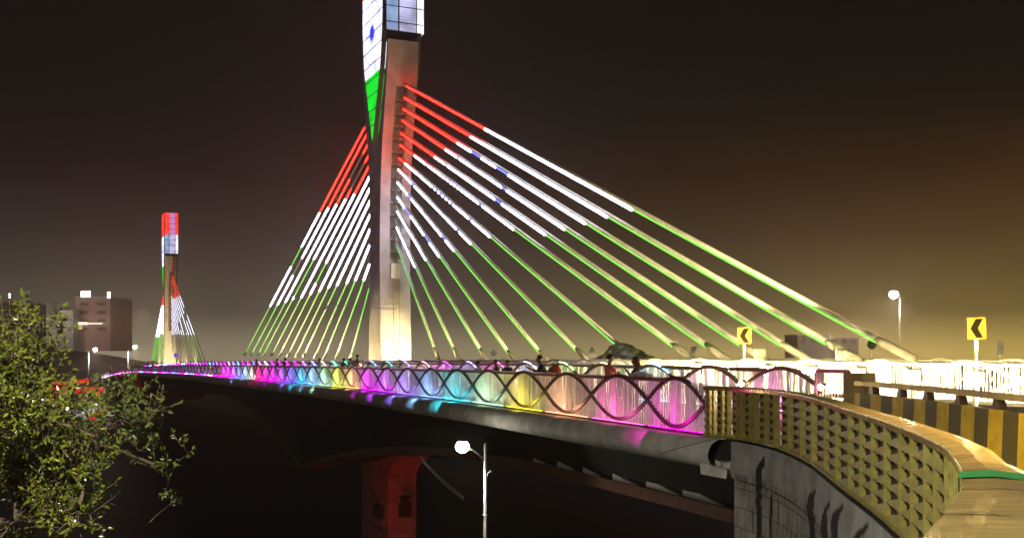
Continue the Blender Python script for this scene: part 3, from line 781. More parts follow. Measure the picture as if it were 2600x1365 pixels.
# striped barrier
def stripemat():
    m = bpy.data.materials.new('yellow_black_stripes'); m.use_nodes = True; t = m.node_tree; b = t.nodes['Principled BSDF']; b.inputs['Roughness'].default_value = .55
    uv = t.nodes.new('ShaderNodeUVMap'); s = t.nodes.new('ShaderNodeSeparateXYZ'); t.links.new(uv.outputs[0], s.inputs[0])
    f = t.nodes.new('ShaderNodeMath'); f.operation = 'PINGPONG'; f.inputs[1].default_value = .68; t.links.new(s.outputs[0], f.inputs[0])
    gt = t.nodes.new('ShaderNodeMath'); gt.operation = 'GREATER_THAN'; gt.inputs[1].default_value = .34; t.links.new(f.outputs[0], gt.inputs[0])
    nz = t.nodes.new('ShaderNodeTexNoise'); nz.inputs['Scale'].default_value = 3; nz.inputs['Detail'].default_value = 8; t.links.new(uv.outputs[0], nz.inputs['Vector'])
    r1 = t.nodes.new('ShaderNodeValToRGB'); r1.color_ramp.elements[0].color = (.62, .38, .01, 1); r1.color_ramp.elements[0].position = .3; r1.color_ramp.elements[1].color = (.85, .56, .015, 1); r1.color_ramp.elements[1].position = .6; t.links.new(nz.outputs[0], r1.inputs[0])
    mx = t.nodes.new('ShaderNodeMix'); mx.data_type = 'RGBA'; mx.inputs[6].default_value = (.11, .085, .015, 1); t.links.new(gt.outputs[0], mx.inputs[0]); t.links.new(r1.outputs[0], mx.inputs[7]); t.links.new(mx.outputs[2], b.inputs['Base Color'])  # black stripes lightened to olive, with the road glare in their colour
    return m
bar = thing('striped_barrier', 'road crash barrier painted in yellow and black stripes with a steel top rail', 'barrier', BARP[0]+Vector((0, 0, -2.4)))
g = MB(); u = 0
def off(i, d):
    a = BARP[max(0, i-1)]; b = BARP[min(len(BARP)-1, i+1)]; tg = (b-a).normalized(); return BARP[i]+Vector((-tg.y, tg.x, 0))*d
for i in range(len(BARP)-1):
    L_ = (BARP[i+1]-BARP[i]).length; zt_ = -1.08
    for d0, d1, z0, z1 in ((-.14, -.09, -2.42, zt_), (-.09, .09, zt_, zt_), (.09, .14, zt_, -2.42)):
        a, b, c, d = off(i, d0)+Vector((0, 0, z0)), off(i+1, d0)+Vector((0, 0, z0)), off(i+1, d1)+Vector((0, 0, z1)), off(i, d1)+Vector((0, 0, z1))
        g.quad(a, b, c, d, uv=((u, z0), (u+L_, z0), (u+L_, z1), (u, z1)))
    u += L_
g.build('wall', stripemat(), bar)
g = MB(); g.strip([[off(i, d)+Vector((0, 0, z)) for d, z in ((-.1, -.88), (.1, -.88), (.1, -.76), (-.1, -.76))] for i in range(len(BARP))], close=True); g.build('top_rail', mat('barrier_rail', (.7, .52, .2), .45, metal=.4), bar)  # pale gold puts the glare around the rail into its colour
i = 1; acc = 0; last = BARP[0]
for i in range(1, len(BARP)-1):
    acc += (BARP[i]-BARP[i-1]).length
    if acc > 1.5:
        acc = 0; g = MB(); p = off(i, 0); tg = (BARP[i+1]-BARP[i-1]).normalized(); nn = Vector((-tg.y, tg.x, 0))
        g.hexa([p+tg*a*w+nn*b*.08+Vector((0, 0, z)) for z, w in ((-1.07, .16), (-.885, .09)) for a, b in ((-1, -1), (1, -1), (1, 1), (-1, 1))]); g.build('rail_post', M_cap, bar)
g = MB(); g.sbox(21.3, 22.0, 19.4, 19.85, -2.4, -.55); g.sbox(21.1, 21.3, 19.45, 19.8, -2.4, -.95)
tag(g.build('end_block', mat('yellow_ochre_concrete', (.42, .30, .10), .7)), 'ochre concrete end block where the inner railing meets the striped barrier', 'end block')

# ------------------------------------------------------------------ lamps
M_bulb = emit('lamp_white', (1, .95, .8), 50)
def flood(loc, tgt, energy, ang, label, group, col=(1, .78, .37)):
    loc = Vector(loc); root = thing('floodlight', label, 'floodlight', loc, group)
    d = (Vector(tgt)-loc).normalized(); a = d.cross(Vector((0, 0, 1))).normalized(); b = a.cross(d)
    g = MB(); g.box(loc+d*.1, .3, .2, .14, a, b, az=d); g.box(loc-Vector((0, 0, .1)), .06, .06, .2); g.build('housing', M_dark, root)
    g = MB(); g.box(loc+d*.18, .24, .15, .012, a, b, az=d); g.build('lens', emit('flood_lens', (1, .85, .5), 12), root)
    spot(root, loc+d*.22, tgt, energy, col, ang, .7, .12)
    return root
zm = -2.2
k = 0
for a, b, segs, sl_, ex, i, side in stays:          # floods in the median at the foot of every other stay
    if True:
        base = b+(b-a).normalized()*sl_*.4
        s = base.dot(DV); s += -1.2 if side == 'R' else 1.2
        top = a.lerp(b, .72)
        flood(P(s, 29.6, zdeck(s)+.5), top, (1800 if side == 'R' else 3400)*(.6 if i < 4 else 1), 30 if i < 5 else 58, '%s median floodlight %s of the near pylon, aimed up a stay cable' % (ordn[i], 'right' if side == 'R' else 'left'), 'floodlights in the median')
for j, (s, L) in enumerate(((95.0, 27.6), (107.5, 26.2), (96.5, 34.0), (94, 30.9))):
    flood(P(s, L, zdeck(s)+.4), P(SP1, 30.6, .8), 5600, 74, 'floodlight %s the foot of the near pylon' % ['in front of', 'to the left of', 'behind', 'directly before'][j], 'pylon floodlights')
for j, (s, L) in enumerate(((322, 27.5), (341, 27.5))):
    flood(tf2(SM-s, L, -2.2), tf2(SP1, 30.6, 8), 22000, 130, 'floodlight %s the distant pylon' % ['before', 'behind'][j], 'pylon floodlights')
for j, s_ in enumerate((262, 284, 304, 318, 352, 372)):
    flood(P(s_, 28.5, zdeck(s_)+.3), P(s_+(334-s_)*.35, 30.9, 8), 7000, 110, '%s floodlight in the median before and beyond the distant pylon' % ordn[j].replace('uppermost', 'first'), 'far median floodlights')
for j in range(8):
    s = 20.6+j*2.5; p0 = P(s, 25.35, zdeck(s)+1.5); tg = P(s-9, 6, -1.2); d = (tg-p0).normalized(); a = d.cross(Vector((0, 0, 1))).normalized()
    r_ = thing('glaring_floodlight', '%s glaring floodlight on the median barrier facing the viewer, counted from the right' % ordn[j].replace('uppermost', 'first'), 'floodlight', p0-Vector((0, 0, .9)), 'glaring floodlights on the median')
    g = MB(); g.box(p0-d*.06, .62, .1, .42, a, d, az=a.cross(d)); g.box(p0-Vector((0, 0, .55)), .06, .06, .7); g.build('housing', M_dark, r_)
    g = MB(); g.box(p0, .56, .012, .36, a, d, az=a.cross(d)); g.build('lens', emit('glare_lens', (1, .84, .48), 220), r_)
    spot(r_, p0+d*.05, tg, 600, (1, .76, .30), 150, .5, .2)
for j in range(6):
    s = 14+j*4.6
    flood(P(s, 22.2, zdeck(s)+.35), P(s+1.5, 26, -.9), 9000, 150, 'powerful road floodlight shining on the white median railing, number %s from the right' % ['one', 'two', 'three', 'four', 'five', 'six'][j], 'road floodlights', (1, .82, .38))
for j in range(12):
    s = 42+j*9.5
    flood(P(s, 24.9, zdeck(s)+1.0), P(s, 19.6, zdeck(s)+.6), 1300, 150, '%s small added kerb floodlight lighting the inner railing' % ordn[j], 'added kerb floodlights', (1, .82, .5))  # added lamps, brighten the inner railing seen through the outer bars
for j in range(15):
    s = 22.9+j*3.66; z = smooth(s)-.15; c_ = P(s, 19.42, z)
    fl = thing('footpath_lamp', '%s small bright lamp on the inner railing lighting the footpath, counted from the right' % (ordn+['fourteenth', 'fifteenth'])[j].replace('uppermost', 'first').replace('lowest and steepest', 'thirteenth'), 'lamp', c_, 'small lamps on the inner railing')
    g = MB(); g.box(c_, .14, .12, .08, DV, NV); g.build('housing', M_dark, fl); g = MB(); g.ball(c_-NV*.05-Vector((0, 0, .07)), .05 if j > 2 else .09, 8); g.build('bulb', emit('lamp_warm', (1, .85, .5), 40), fl)
    spot(fl, c_-NV*.1-Vector((0, 0, .16)), P(s, 17.6, z-1.6), 110, (1, .80, .48), 150, .4, .08)
def street_lamp(base, h, arm, label, energy, col=(1, .95, .82), hr=.14, head=None, pr=.06, group='street lamps', cone=165):
    base = Vector(base); root = thing('street_lamp', label, 'street lamp', base, group)
    top = base+Vector((0, 0, h))
    g = MB(); g.tube([base, base+Vector((0, 0, h*.5)), top], [pr*1.35, pr*1.1, pr*.7], 10)
    for zz in (h*.35, h*.72): g.tube([base+Vector((0, 0, zz)), base+Vector((0, 0, zz+.06))], pr*1.5, 10)
    g.build('pole', M_grey, root, smoothf=True)
    hp = Vector(head) if head else top+Vector(arm)
    st = base+Vector((0, 0, h*.93 if head else h))
    g = MB(); g.tube([st, st.lerp(hp, .35)+Vector((0, 0, .25*abs((hp-st).length)*.5)), st.lerp(hp, .75)+Vector((0, 0, .12*(hp-st).length)), hp+Vector((0, 0, hr*.6))], pr*.45, 6); g.build('arm', M_grey, root, smoothf=True)
    g = MB(); g.ball(hp+Vector((0, 0, hr*1.05)), hr*.8, 10, sc=(1.3, 1.3, .3)); g.build('lamp_head', M_dark, root, smoothf=True)
    g = MB(); g.ball(hp-Vector((0, 0, 0)), hr*1.12, 14, sc=(1.05, 1.05, .95)); g.build('lamp_glass', M_bulb, root, smoothf=True)
    spot(root, hp-Vector((0, 0, hr*1.4)), hp-Vector((0, 0, 9)), energy, col, cone, .35, .1)
    return root
c = at(1232, 1140, 40)
sl1 = street_lamp((c.x, 40, -13.5), 13.5-3.53+.0, None, 'street lamp with curved arm shining under the bridge deck beside the red pier', 1800, head=at(1174, 1133, 40), cone=118, hr=.23, pr=.075)
g = MB(); g.tube([at(1232, 1140, 40), at(1232, 1124, 40)], [.05, .01], 6); g.ball(at(1232, 1139, 40), .07, 8); g.ball(at(1246, 1196, 39.9), .07, 8); g.tube([at(1234, 1215, 40), at(1239, 1200, 39.9), at(1246, 1196, 39.9)], .02, 5); g.build('finial', M_grey, sl1)
for (px, yt, yb, hx, hy, w) in ((225, 892, 955, 242, 886.6, 'left one'), (325, 885, 932, 342.6, 880, 'right one')):
    Z = 400; b = at(px, yb+25, Z); t = at(px, yt, Z)
    street_lamp(b, t.z-b.z, None, 'tall lit street lamp behind the far end of the bridge, %s of two' % w, 40000, head=at(hx, hy, Z), hr=.65, pr=.14)
p = at(2269, 747, 250)
street_lamp((p.x+1.5, 250, -22), p.z+22.2, None, 'bright white street lamp against the sky, left of the large chevron sign', 25000, head=p, hr=.9, pr=.05)
# assumed lamps outside the view, put in to light the foreground
street_lamp((-6.5, 3.2, -13), 20.4, None, 'assumed unseen street lamp beside the tree, to the left of the viewer', 13500, head=(-4.6, 2.6, 7.4), hr=.14, pr=.08)  # assumed lamp out of view, lights the tree, abutment wall and edge beam
street_lamp((9.9, 12, -2.4), 7.2, None, 'added unseen street lamp on the approach pavement beside the striped barrier', 4600, head=(7.7, 13.4, 4.2), hr=.14, pr=.07, col=(1, .74, .32), cone=112)  # added lamp out of view, brightens the striped barrier and brass handrail

# pier below the near pylon, washed by red floodlights
def pier(label, s0, s1, L0, L1, ztop, zbotm, flare):
    root = thing('bridge_pier', label, 'pier', P((s0+s1)/2, (L0+L1)/2, zbotm))
    g = MB(); zj = [zbotm, -17.6, -17.4, ztop]
    for k in range(3):
        gr = .12 if k == 1 else 0
        g.sbox(s0+gr, (s0+s1)/2-.06, L0+gr, L1-gr, zj[k], zj[k+1]); g.sbox((s0+s1)/2+.06, s1-gr, L0+gr, L1-gr, zj[k], zj[k+1])
    g.sbox(s0+.3, s1-.3, L0+.3, L1-.3, zbotm, ztop)
    g.build('column', M_concD, root)
    g = MB(); rows = []
    for t in range(9):
        q = t/8; z = ztop+q*flare; e = (q**1.7)*5.2
        rows.append([P(s0-e, L0-.0, z), P(s1+e*.9, L0, z), P(s1+e*.9, L1, z), P(s0-e, L1, z)])
    g.strip(rows, close=True); g.build('pier_head', M_concD, root, smoothf=False)
    return root
pr1 = pier('red lit concrete pier under the near pylon with dark vertical and horizontal joints', 97.3, 107, 29.3, 32.2, -12.2, -20, 2.7)
def plate(name, x0, y0, x1, y1, s, lab, cat, pts=None):
    a = un(x0, y1, 29.3); b = un(x1, y0, 29.3)
for (x0, x1, y0, y1, lab) in ((1014, 1042, 1277, 1311, 'larger black box for a shadow on the red pier'), (948, 972, 1283, 1305, 'smaller black box for a shadow on the red pier')):  # dark boxes stand in for shadow silhouettes on the pier faces
    Z = 100.3 if x0 > 1000 else 103; a = at(x0, y1, Z); b = at(x1, y0, Z); c = (a+b)/2
    if x0 > 1000: ax, ay = NV, DV; w = (b.x-a.x)/.92
    else: ax, ay = DV, NV; w = (b.x-a.x)/.42
    root = thing('shadow_box', lab, 'equipment box', Vector((c.x, c.y, a.z)), 'shadow boxes')
    g = MB(); g.box(c, w, .5, b.z-a.z, ax, ay); g.box(c+Vector((0, 0, (b.z-a.z)*.5+.02)), w*1.08, .6, .05, ax, ay); g.build('cabinet', M_black, root)
    g = MB()
    if x0 > 1000: g.box(c+Vector((0, 0, .95)), w*.5, .4, .55, ax, ay); g.box(c+Vector((0, 0, 1.3)), w*.8, .42, .25, ax, ay)
    else: g.box(c-Vector((0, 0, .6)), w*.9, .4, .12, ax, ay)
    g.build('shadow_detail', M_black, root)
def redflood(loc, tgt, e, label, ang=80):
    loc = Vector(loc); root = thing('red_floodlight', label, 'floodlight', loc, 'red floodlights')
    g = MB(); g.box(loc, .3, .3, .3); g.build('housing', M_dark, root)
    g = MB(); d = (Vector(tgt)-loc).normalized(); g.box(loc+d*.45, .3, .3, .05, az=d, ax=d.cross(Vector((0, 0, 1))).normalized(), ay=d.cross(d.cross(Vector((0, 0, 1)))).normalized()); g.build('lens', emit('red_lens', (1, .05, .02), 3), root)
    spot(root, loc+d*.6, tgt, e, (1, .02, .015), ang, .6, .3)
redflood(P(82, 24, -20.5), P(101, 29.5, -14), 2000, 'red floodlight on the ground in front of the pier', 62)
redflood(P(93, 23, -20.5), P(99, 30, -11), 350, 'red floodlight low beside the pier head', 60)

flood(P(44, 13, -12.8), P(36, 22, -5.3), 1000, 45, 'added floodlight on the ground lighting the patches under the deck', 'added ground floodlights', (1, .9, .7))  # added lamp, brightens the pale patches on the girder web
redflood(P(SP1-5.4, 31.9, 25.2), P(SP1-4.4, 30.8, 29.5), 130, 'small assumed red floodlight on the face of the near pylon above the cables', 120)  # assumed lamp, added to redden the pylon head
# far red pier of the approach viaduct at the left
rp = thing('viaduct_pier', 'distant red lit viaduct pier with wide crosshead and sloping struts, behind the trees', 'pier', at(180, 1050, 300))
g = MB(); Z = 300
def bar4(g, x0, y0, x1, y1, w, dz=6, Z=300):
    a = at(x0, y0, Z); b = at(x1, y1, Z); d = (b-a).normalized(); n_ = Vector((-d.z, 0, d.x))*w/2; o = Vector((0, dz, 0))
    g.hexa([a-n_, b-n_, b-n_+o, a-n_+o, a+n_, b+n_, b+n_+o, a+n_+o])
bar4(g, 95, 988, 262, 988, 1.6); g.build('crosshead', M_concD, rp)
g = MB(); bar4(g, 243, 990, 272, 1040, 1.3, 3); g.build('strut', M_concD, rp)
g = MB(); bar4(g, 130, 990, 140, 1090, 2.4, 5); g.build('column', M_concD, rp)
g = MB(); bar4(g, 225, 1062, 252, 1047, 1.6, 5); g.build('bracing', M_concD, rp)
g = MB(); bar4(g, 100, 972, 165, 973, 1.1, 10); bar4(g, 165, 973, 225, 964, 1.0, 10); g.build('edge_girder', M_concD, rp)
redflood(at(190, 1045, 283), at(180, 985, 300), 45000, 'red floodlight below the distant viaduct pier', 150)
# overhead wires
def wire(pts, r, label, m=None, group='thin overhead wires'):
    g = MB(); g.tube(pts, r, 5); tag(g.build('overhead_wire', m or M_grey), label, 'wire', group)
wire([at(1068, 1160, 37), at(1100, 1195, 38), at(1140, 1232, 39), at(1178, 1262, 40)], .018, 'upper of two thin wires slanting down beside the red pier, left of the lamp')
wire([at(1074, 1172, 37), at(1105, 1205, 38), at(1138, 1238, 39), at(1176, 1266, 40)], .018, 'lower of two thin wires slanting down beside the red pier, left of the lamp')
wire([at(1675, 1151, 24), at(1740, 1132, 25), at(1836, 1108, 27)], .008, 'thin dark cable hanging from the end of the curved railing across the rounded beam', M_black)

# ------------------------------------------------------------------ signs and boxes on the median
def chevron_sign(x0, x1, y0, y1, yb, Lr, label, tilt=0):
    xc = (x0+x1)/2; c = un(xc, (y0+y1)/2, Lr); w = (x1-x0)*c.y/FPX*1.02; h = (y1-y0)*c.y/FPX
    zb = un(xc, yb, Lr).z
    root = thing('chevron_sign', label, 'road sign', Vector((c.x, c.y, zb-1.2)), 'chevron signs')
    X = Vector((math.cos(tilt), 0, math.sin(tilt))); Zv = Vector((-math.sin(tilt), 0, math.cos(tilt))); Y = Vector((0, 1, 0))
    g = MB(); g.box(c, w, .03, h, X, Y, az=Zv); g.build('sign_plate', mat('sign_yellow', (.42, .13, .0), .5, var=.06), root)
    g = MB(); y = -.019
    def q(a, b): return c+X*(a*w)+Zv*(b*h)+Y*y
    for k in (1, -1):
        g.quad(q(-.36, 0), q(.05, 0), q(.36, .44*k), q(-.05, .44*k))
    g.build('chevron_mark', mat('sign_black', (.006, .005, .001), .9, spec=.05), root)
    for s_, nm in ((1, 0),):
        g = MB(); t = .012
        for (a, b, ww, hh) in ((0, .485, 1, .03), (0, -.485, 1, .03), (.485, 0, .03, 1), (-.485, 0, .03, 1)): g.box(c+X*(a*w)+Zv*(b*h)-Y*.017, ww*w, .004, hh*h, X, Y, az=Zv)
        g.build('sign_border', mat('sign_border', (.62, .30, 0), .5), root)
    g = MB(); g.tube([c+Y*.04-Zv*(h*.2), c+Y*.04-Zv*(h*.5)+Vector((0, 0, -.02)), Vector((c.x+.03, c.y+.04, zb-1.2))], .028, 8); g.tube([c-Zv*(h*.52)+Y*.04, c-Zv*(h*.52+.33)+Y*.04], .05, 10); g.build('post', M_white, root)
chevron_sign(1873, 1907, 831, 872, 925, 25.15, 'smaller yellow and black left chevron sign above the bronze inner railing', 0)
chevron_sign(2457, 2502, 806, 860, 930, 25.0, 'larger yellow and black left chevron sign above the dazzling white railing', R(2))
def backsign(kind, x, y, r, yb, label, h=None):
    Lr = 36.9; c = un(x, y, Lr); k = c.y/FPX; rr = r*k
    root = thing('road_sign', label, 'road sign', Vector((c.x, c.y, un(x, yb+12, Lr).z)), 'road signs seen from behind')
    g = MB(); m = M_grey
    if kind == 'round':
        ring = [c+Vector((math.cos(a)*rr, 0, math.sin(a)*rr)) for a in [2*math.pi*i/20 for i in range(20)]]
        g.strip([ring, [p+Vector((0, .03, 0)) for p in ring]], close=True); i0 = len(g.v); g.f.append(tuple(range(20))); g.m.append(0); g.uv.append(None); g.f.append(tuple(range(20, 40))); g.m.append(0); g.uv.append(None)
    elif kind == 'tri':
        a, b, d = c+Vector((0, 0, rr)), c+Vector((rr, 0, -rr*.9)), c+Vector((-rr, 0, -rr*.9)); o = Vector((0, .03, 0))
        g.tri(a, d, b); g.tri(a+o, b+o, d+o); g.quad(a, b, b+o, a+o); g.quad(b, d, d+o, b+o); g.quad(d, a, a+o, d+o)
    else: g.box(c, rr*2, .03, h*k)
    g.build('sign_back', m, root)
    g = MB()
    for dx in (-.3, .3): g.box(c+Vector((dx*rr, -.025, 0)), .03, .02, rr*1.1)
    g.box(c+Vector((0, -.025, rr*.55)), rr*.65, .02, .03); g.box(c+Vector((0, -.025, -rr*.55)), rr*.65, .02, .03)
    g.build('stiffener', mat('stiffener_dark', (.2, .19, .18), .5), root)
    g = MB(); g.tube([c+Vector((0, .05, 0)), Vector((c.x, c.y+.05, un(x, yb+12, Lr).z))], .035, 6); g.build('post', M_white, root)
backsign('round', 1045, 901, 6.3, 915, 'small round sign back beside the foot of the near pylon')
backsign('round', 1253.5, 896, 8, 915, 'round sign back between the tenth and ninth stay sleeves')
backsign('round', 2214, 874, 12.5, 918, 'large round sign back below the outermost stay cable')
backsign('tri', 1503, 892, 14, 908, 'triangular sign back, pale, left of the tarpaulin heap')
backsign('rect', 1761, 892, 7.5, 910, 'narrow rectangular sign back between two stay sleeves', 26)
backsign('rect', 2540, 882, 8.5, 918, 'tall narrow rectangular sign back at the far right', 36)
for (x0, x1, y0, y1, lab) in ((1915, 1950, 887, 913, 'smaller cream metal box on the median beside the small chevron sign'), (2121, 2160, 885, 914, 'larger cream metal box on the median, under the second stay sleeve')):
    Lr = 27.2; a = un(x0, y1, Lr); b = un(x1, y0, Lr); c = (a+b)/2; h = b.z-a.z
    root = thing('electrical_cabinet', lab, 'cabinet', Vector((c.x, c.y, zdeck(c.dot(DV)))), 'cream cabinets on the median')
    g = MB(); g.box(c+Vector((0, .2, 0)), b.x-a.x, .4, h); g.box(c+Vector((0, .2, h/2+.012)), (b.x-a.x)*1.06, .46, .02); g.build('housing', mat('cream_paint', (.72, .68, .52), .5, var=.08), root)
    g = MB(); zz = zdeck(c.dot(DV)); g.box(Vector((c.x, c.y+.2, (a.z+zz)/2)), .12, .12, a.z-zz); g.build('stand', M_grey, root)
# tarpaulin thrown over a stay anchor
g = MB(); Lr = 30.9; prof = [(1528, 908), (1536, 900), (1548, 893), (1556, 878), (1566, 870), (1580, 869), (1598, 874), (1614, 884), (1630, 897), (1648, 904), (1658, 911)]
rows = []
for j in range(13):
    t = j/12; row = []
    for i in range(41):
        q = i/40*(len(prof)-1); k = min(int(q), len(prof)-2); f = q-k
        x = prof[k][0]*(1-f)+prof[k+1][0]*f; y = prof[k][1]*(1-f)+prof[k+1][1]*f
        top = un(x, y, Lr); zb = un(x, 922, Lr).z
        sd = abs(t*2-1); z = zb+(top.z-zb)*(1-sd**2.2)
        nn = noise.fractal(Vector((x*.05, t*5, 2)), .8, 2, 5)*.28; n2 = noise.noise(Vector((x*.12+t*4, t*2, 5)))*.12
        row.append(Vector((top.x, top.y, z))+NV*((t*2-1)*.95+nn)+Vector((0, 0, n2*(1-sd)-abs(nn)*.25)))
    rows.append(row)
g.strip(rows); tag(g.build('tarpaulin', mat('olive_tarpaulin', (.34, .33, .2), .35, var=.25, scale=2, bump=.5)), 'crumpled olive tarpaulin draped over the foot of a stay cable behind two people', 'tarpaulin')

# ------------------------------------------------------------------ trees
def leaf(g, p, d, n, ln, wd, m=0):
    d = d.normalized(); sd = d.cross(n)
    if sd.length < 1e-3: sd = Vector((1, 0, 0))
    sd.normalize(); up = sd.cross(d)
    a = p; b = p+d*ln*.45+sd*wd/2-up*wd*.15; c = p+d*ln-up*ln*.12; e = p+d*ln*.45-sd*wd/2-up*wd*.15; mid = p+d*ln*.5+up*wd*.05
    i = len(g.v); g.v += [tuple(a), tuple(b), tuple(c), tuple(e), tuple(mid)]
    for f in ((0, 1, 4), (1, 2, 4), (2, 3, 4), (3, 0, 4)): g.f.append(tuple(i+q for q in f)); g.m.append(m); g.uv.append(None)
RN = random.Random(5)
def rv(): return Vector((RN.gauss(0, 1), RN.gauss(0, 1), RN.gauss(0, 1))).normalized()
def sprig(g, br, p, d, ln, nl, sz, m=0, r=.004):
    q = p; dd = d.normalized(); pts = [p]
    for i in range(nl):
        dd = (dd+rv()*.16+Vector((0, 0, .03))).normalized(); q = q+dd*ln/nl; pts.append(q)
        sd = rv(); sd = (sd-dd*sd.dot(dd)).normalized()
        leaf(g, q, dd*.5+sd*.9+Vector((0, 0, -.15)), (rv()+Vector((0, -.6, .9))), sz*RN.uniform(.7, 1.2), sz*RN.uniform(.38, .5), m)
    leaf(g, q, dd, rv(), sz*.9, sz*.4, m)
    br.tube(pts[:: max(1, len(pts)//4)]+[pts[-1]], r, 4, cap=False)
def blobtree(label, base, Z, blobs, dens, sz, shoots, mleaf, fork, depth=1.3):
    root = thing('leafy_tree', label, 'tree', base)
    g = MB(); br = MB(); k = Z/FPX
    f = at(*fork, Z)
    br.tube([base, base.lerp(f, .5)+Vector((.15, .1, 0)), f], [.16, .12, .07], 8)
    ctr = []
    for (x, y, rx, ry, w) in sorted(blobs, key=lambda q: (q[0]-fork[0])**2+(q[1]-fork[1])**2):
        c = at(x, y, Z+RN.uniform(-.5, .8)); Rx = rx*k; Ry = ry*k
        near_ = min([q for q in ctr if (q-f).length < (c-f).length-.05] or [f], key=lambda q: (q-c).length); ctr.append(c)
        mid = near_.lerp(c, .5)+rv()*.1; bw = min(1, rx/60)
        if rx < 35: mid = near_.lerp(c, .85)+rv()*.03; near_ = near_.lerp(c, .72)
        if rx > 12: br.tube([near_, mid, c], [.03*bw, .02*bw, .009*bw], 6, cap=False)
        n = max(2, int(dens*1.6*w*(rx*ry)/1000))
        for i in range(n):
            d = rv(); rr = RN.random()**.45
            p = c+Vector((d.x*Rx*rr, d.y*min(depth, (Rx+Ry)*.8)*rr, d.z*Ry*rr))
            if rx > 34 and (noise.noise(p*1.5) < -.02 or noise.noise(p*3.7+Vector((9, 0, 0))) < -.25): continue
            if i % 5 == 0: br.tube([c.lerp(p, .2), c.lerp(p, .6)+rv()*.04, p], [.012, .008, .004], 4, cap=False)
            sprig(g, br, p, (d+Vector((0, 0, .7))+rv()*.5), RN.uniform(.16, .34), RN.randint(4, 7), sz)
    for (x0, y0, x1, y1, nl) in shoots:
        a, b = at(x0, y0, Z), at(x1, y1, Z)
        br.tube([a, a.lerp(b, .5)+rv()*.01, b], [.012, .009, .004], 5, cap=False)
        for i in range(nl):
            t = .35+.65*(i+.5)/nl; p = a.lerp(b, t); dd = (b-a).normalized(); sd = rv(); sd = (sd-dd*sd.dot(dd)).normalized()
            leaf(g, p, sd+dd*.3+Vector((0, 0, -.25)), rv()+Vector((0, -.5, 1)), sz*1.25, sz*.55)
        for q in range(5): leaf(g, b, (b-a).normalized()+rv()*.8, rv(), sz*1.1, sz*.5)
    br.build('trunk', M_bark, root); g.build('crown', mleaf, root)
    return root
blobtree('large glossy leaved tree filling the lower left corner, shoots rising above its top', Vector((-7.2, 12.6, -14)), 12,
    [(40, 880, 80, 60, 1), (110, 880, 50, 50, .8), (20, 960, 110, 80, 1), (85, 960, 60, 60, 1), (50, 1050, 130, 80, 1), (140, 1065, 40, 45, .5), (30, 1140, 140, 80, 1), (150, 1130, 80, 60, .8),
     (60, 1230, 150, 90, 1), (180, 1200, 80, 60, .5), (40, 1320, 170, 80, 1), (200, 1290, 80, 70, .35), (250, 1110, 60, 50, .45), (160, 1350, 120, 60, .4), (100, 820, 35, 30, .5), (15, 840, 30, 30, .7)],
    23, .082, [(75, 850, 62, 752, 12), (45, 900, 42, 818, 6), (150, 850, 158, 815, 4), (118, 860, 108, 812, 5), (145, 860, 150, 828, 6), (160, 1060, 180, 930, 10)], M_leaf, (-80, 1440))
blobtree('smaller sparse tree with dull green sprays between large tree and dark bridge', Vector((-7.0, 16.4, -14)), 16,
    [(300, 1010, 40, 30, .8), (335, 985, 22, 26, .8), (305, 1060, 60, 40, .9), (270, 1085, 60, 40, .8), (255, 1130, 60, 30, .5), (385, 1040, 26, 16, .5), (372, 1065, 28, 24, .5), (345, 1130, 28, 22, .5), (400, 1100, 22, 22, .4),
     (395, 1180, 20, 16, .5), (415, 1195, 16, 14, .4), (470, 1140, 10, 12, .6), (445, 1165, 18, 8, .4), (418, 1245, 8, 8, .8), (428, 1282, 20, 8, .6)],
    21, .10, [(300, 1060, 338, 968, 12)], M_leafD, (250, 1440), depth=.8)

# ------------------------------------------------------------------ people on the footpath
M_skin = mat('skin_brown', (.22, .11, .06), .55, var=.1, scale=12, bump=0)
M_hair = mat('hair_black', (.012, .01, .01), .5, var=.3, scale=30, bump=.2)
def skin_mesh(name, verts, edges, radii, m, parent, sub=1, root=0):
    me = bpy.data.meshes.new(name+'_cage'); me.from_pydata([tuple(v) for v in verts], edges, [])
    o = bpy.data.objects.new(name+'_cage', me); COL.objects.link(o)
    md = o.modifiers.new('s', 'SKIN')
    for i, r in enumerate(radii):
        sv = me.skin_vertices[0].data[i]; sv.radius = (r, r) if not isinstance(r, tuple) else r; sv.use_root = (i == root)
    ss = o.modifiers.new('u', 'SUBSURF'); ss.levels = sub; ss.render_levels = sub
    dg = bpy.context.evaluated_depsgraph_get(); dg.update()
    nm = bpy.data.meshes.new_from_object(o.evaluated_get(dg)); bpy.data.objects.remove(o); nm.name = name
    nm.materials.clear(); nm.materials.append(m)
    nm.polygons.foreach_set('use_smooth', [True]*len(nm.polygons))
    r = bpy.data.objects.new(name, nm); COL.objects.link(r); r.parent = parent; return r
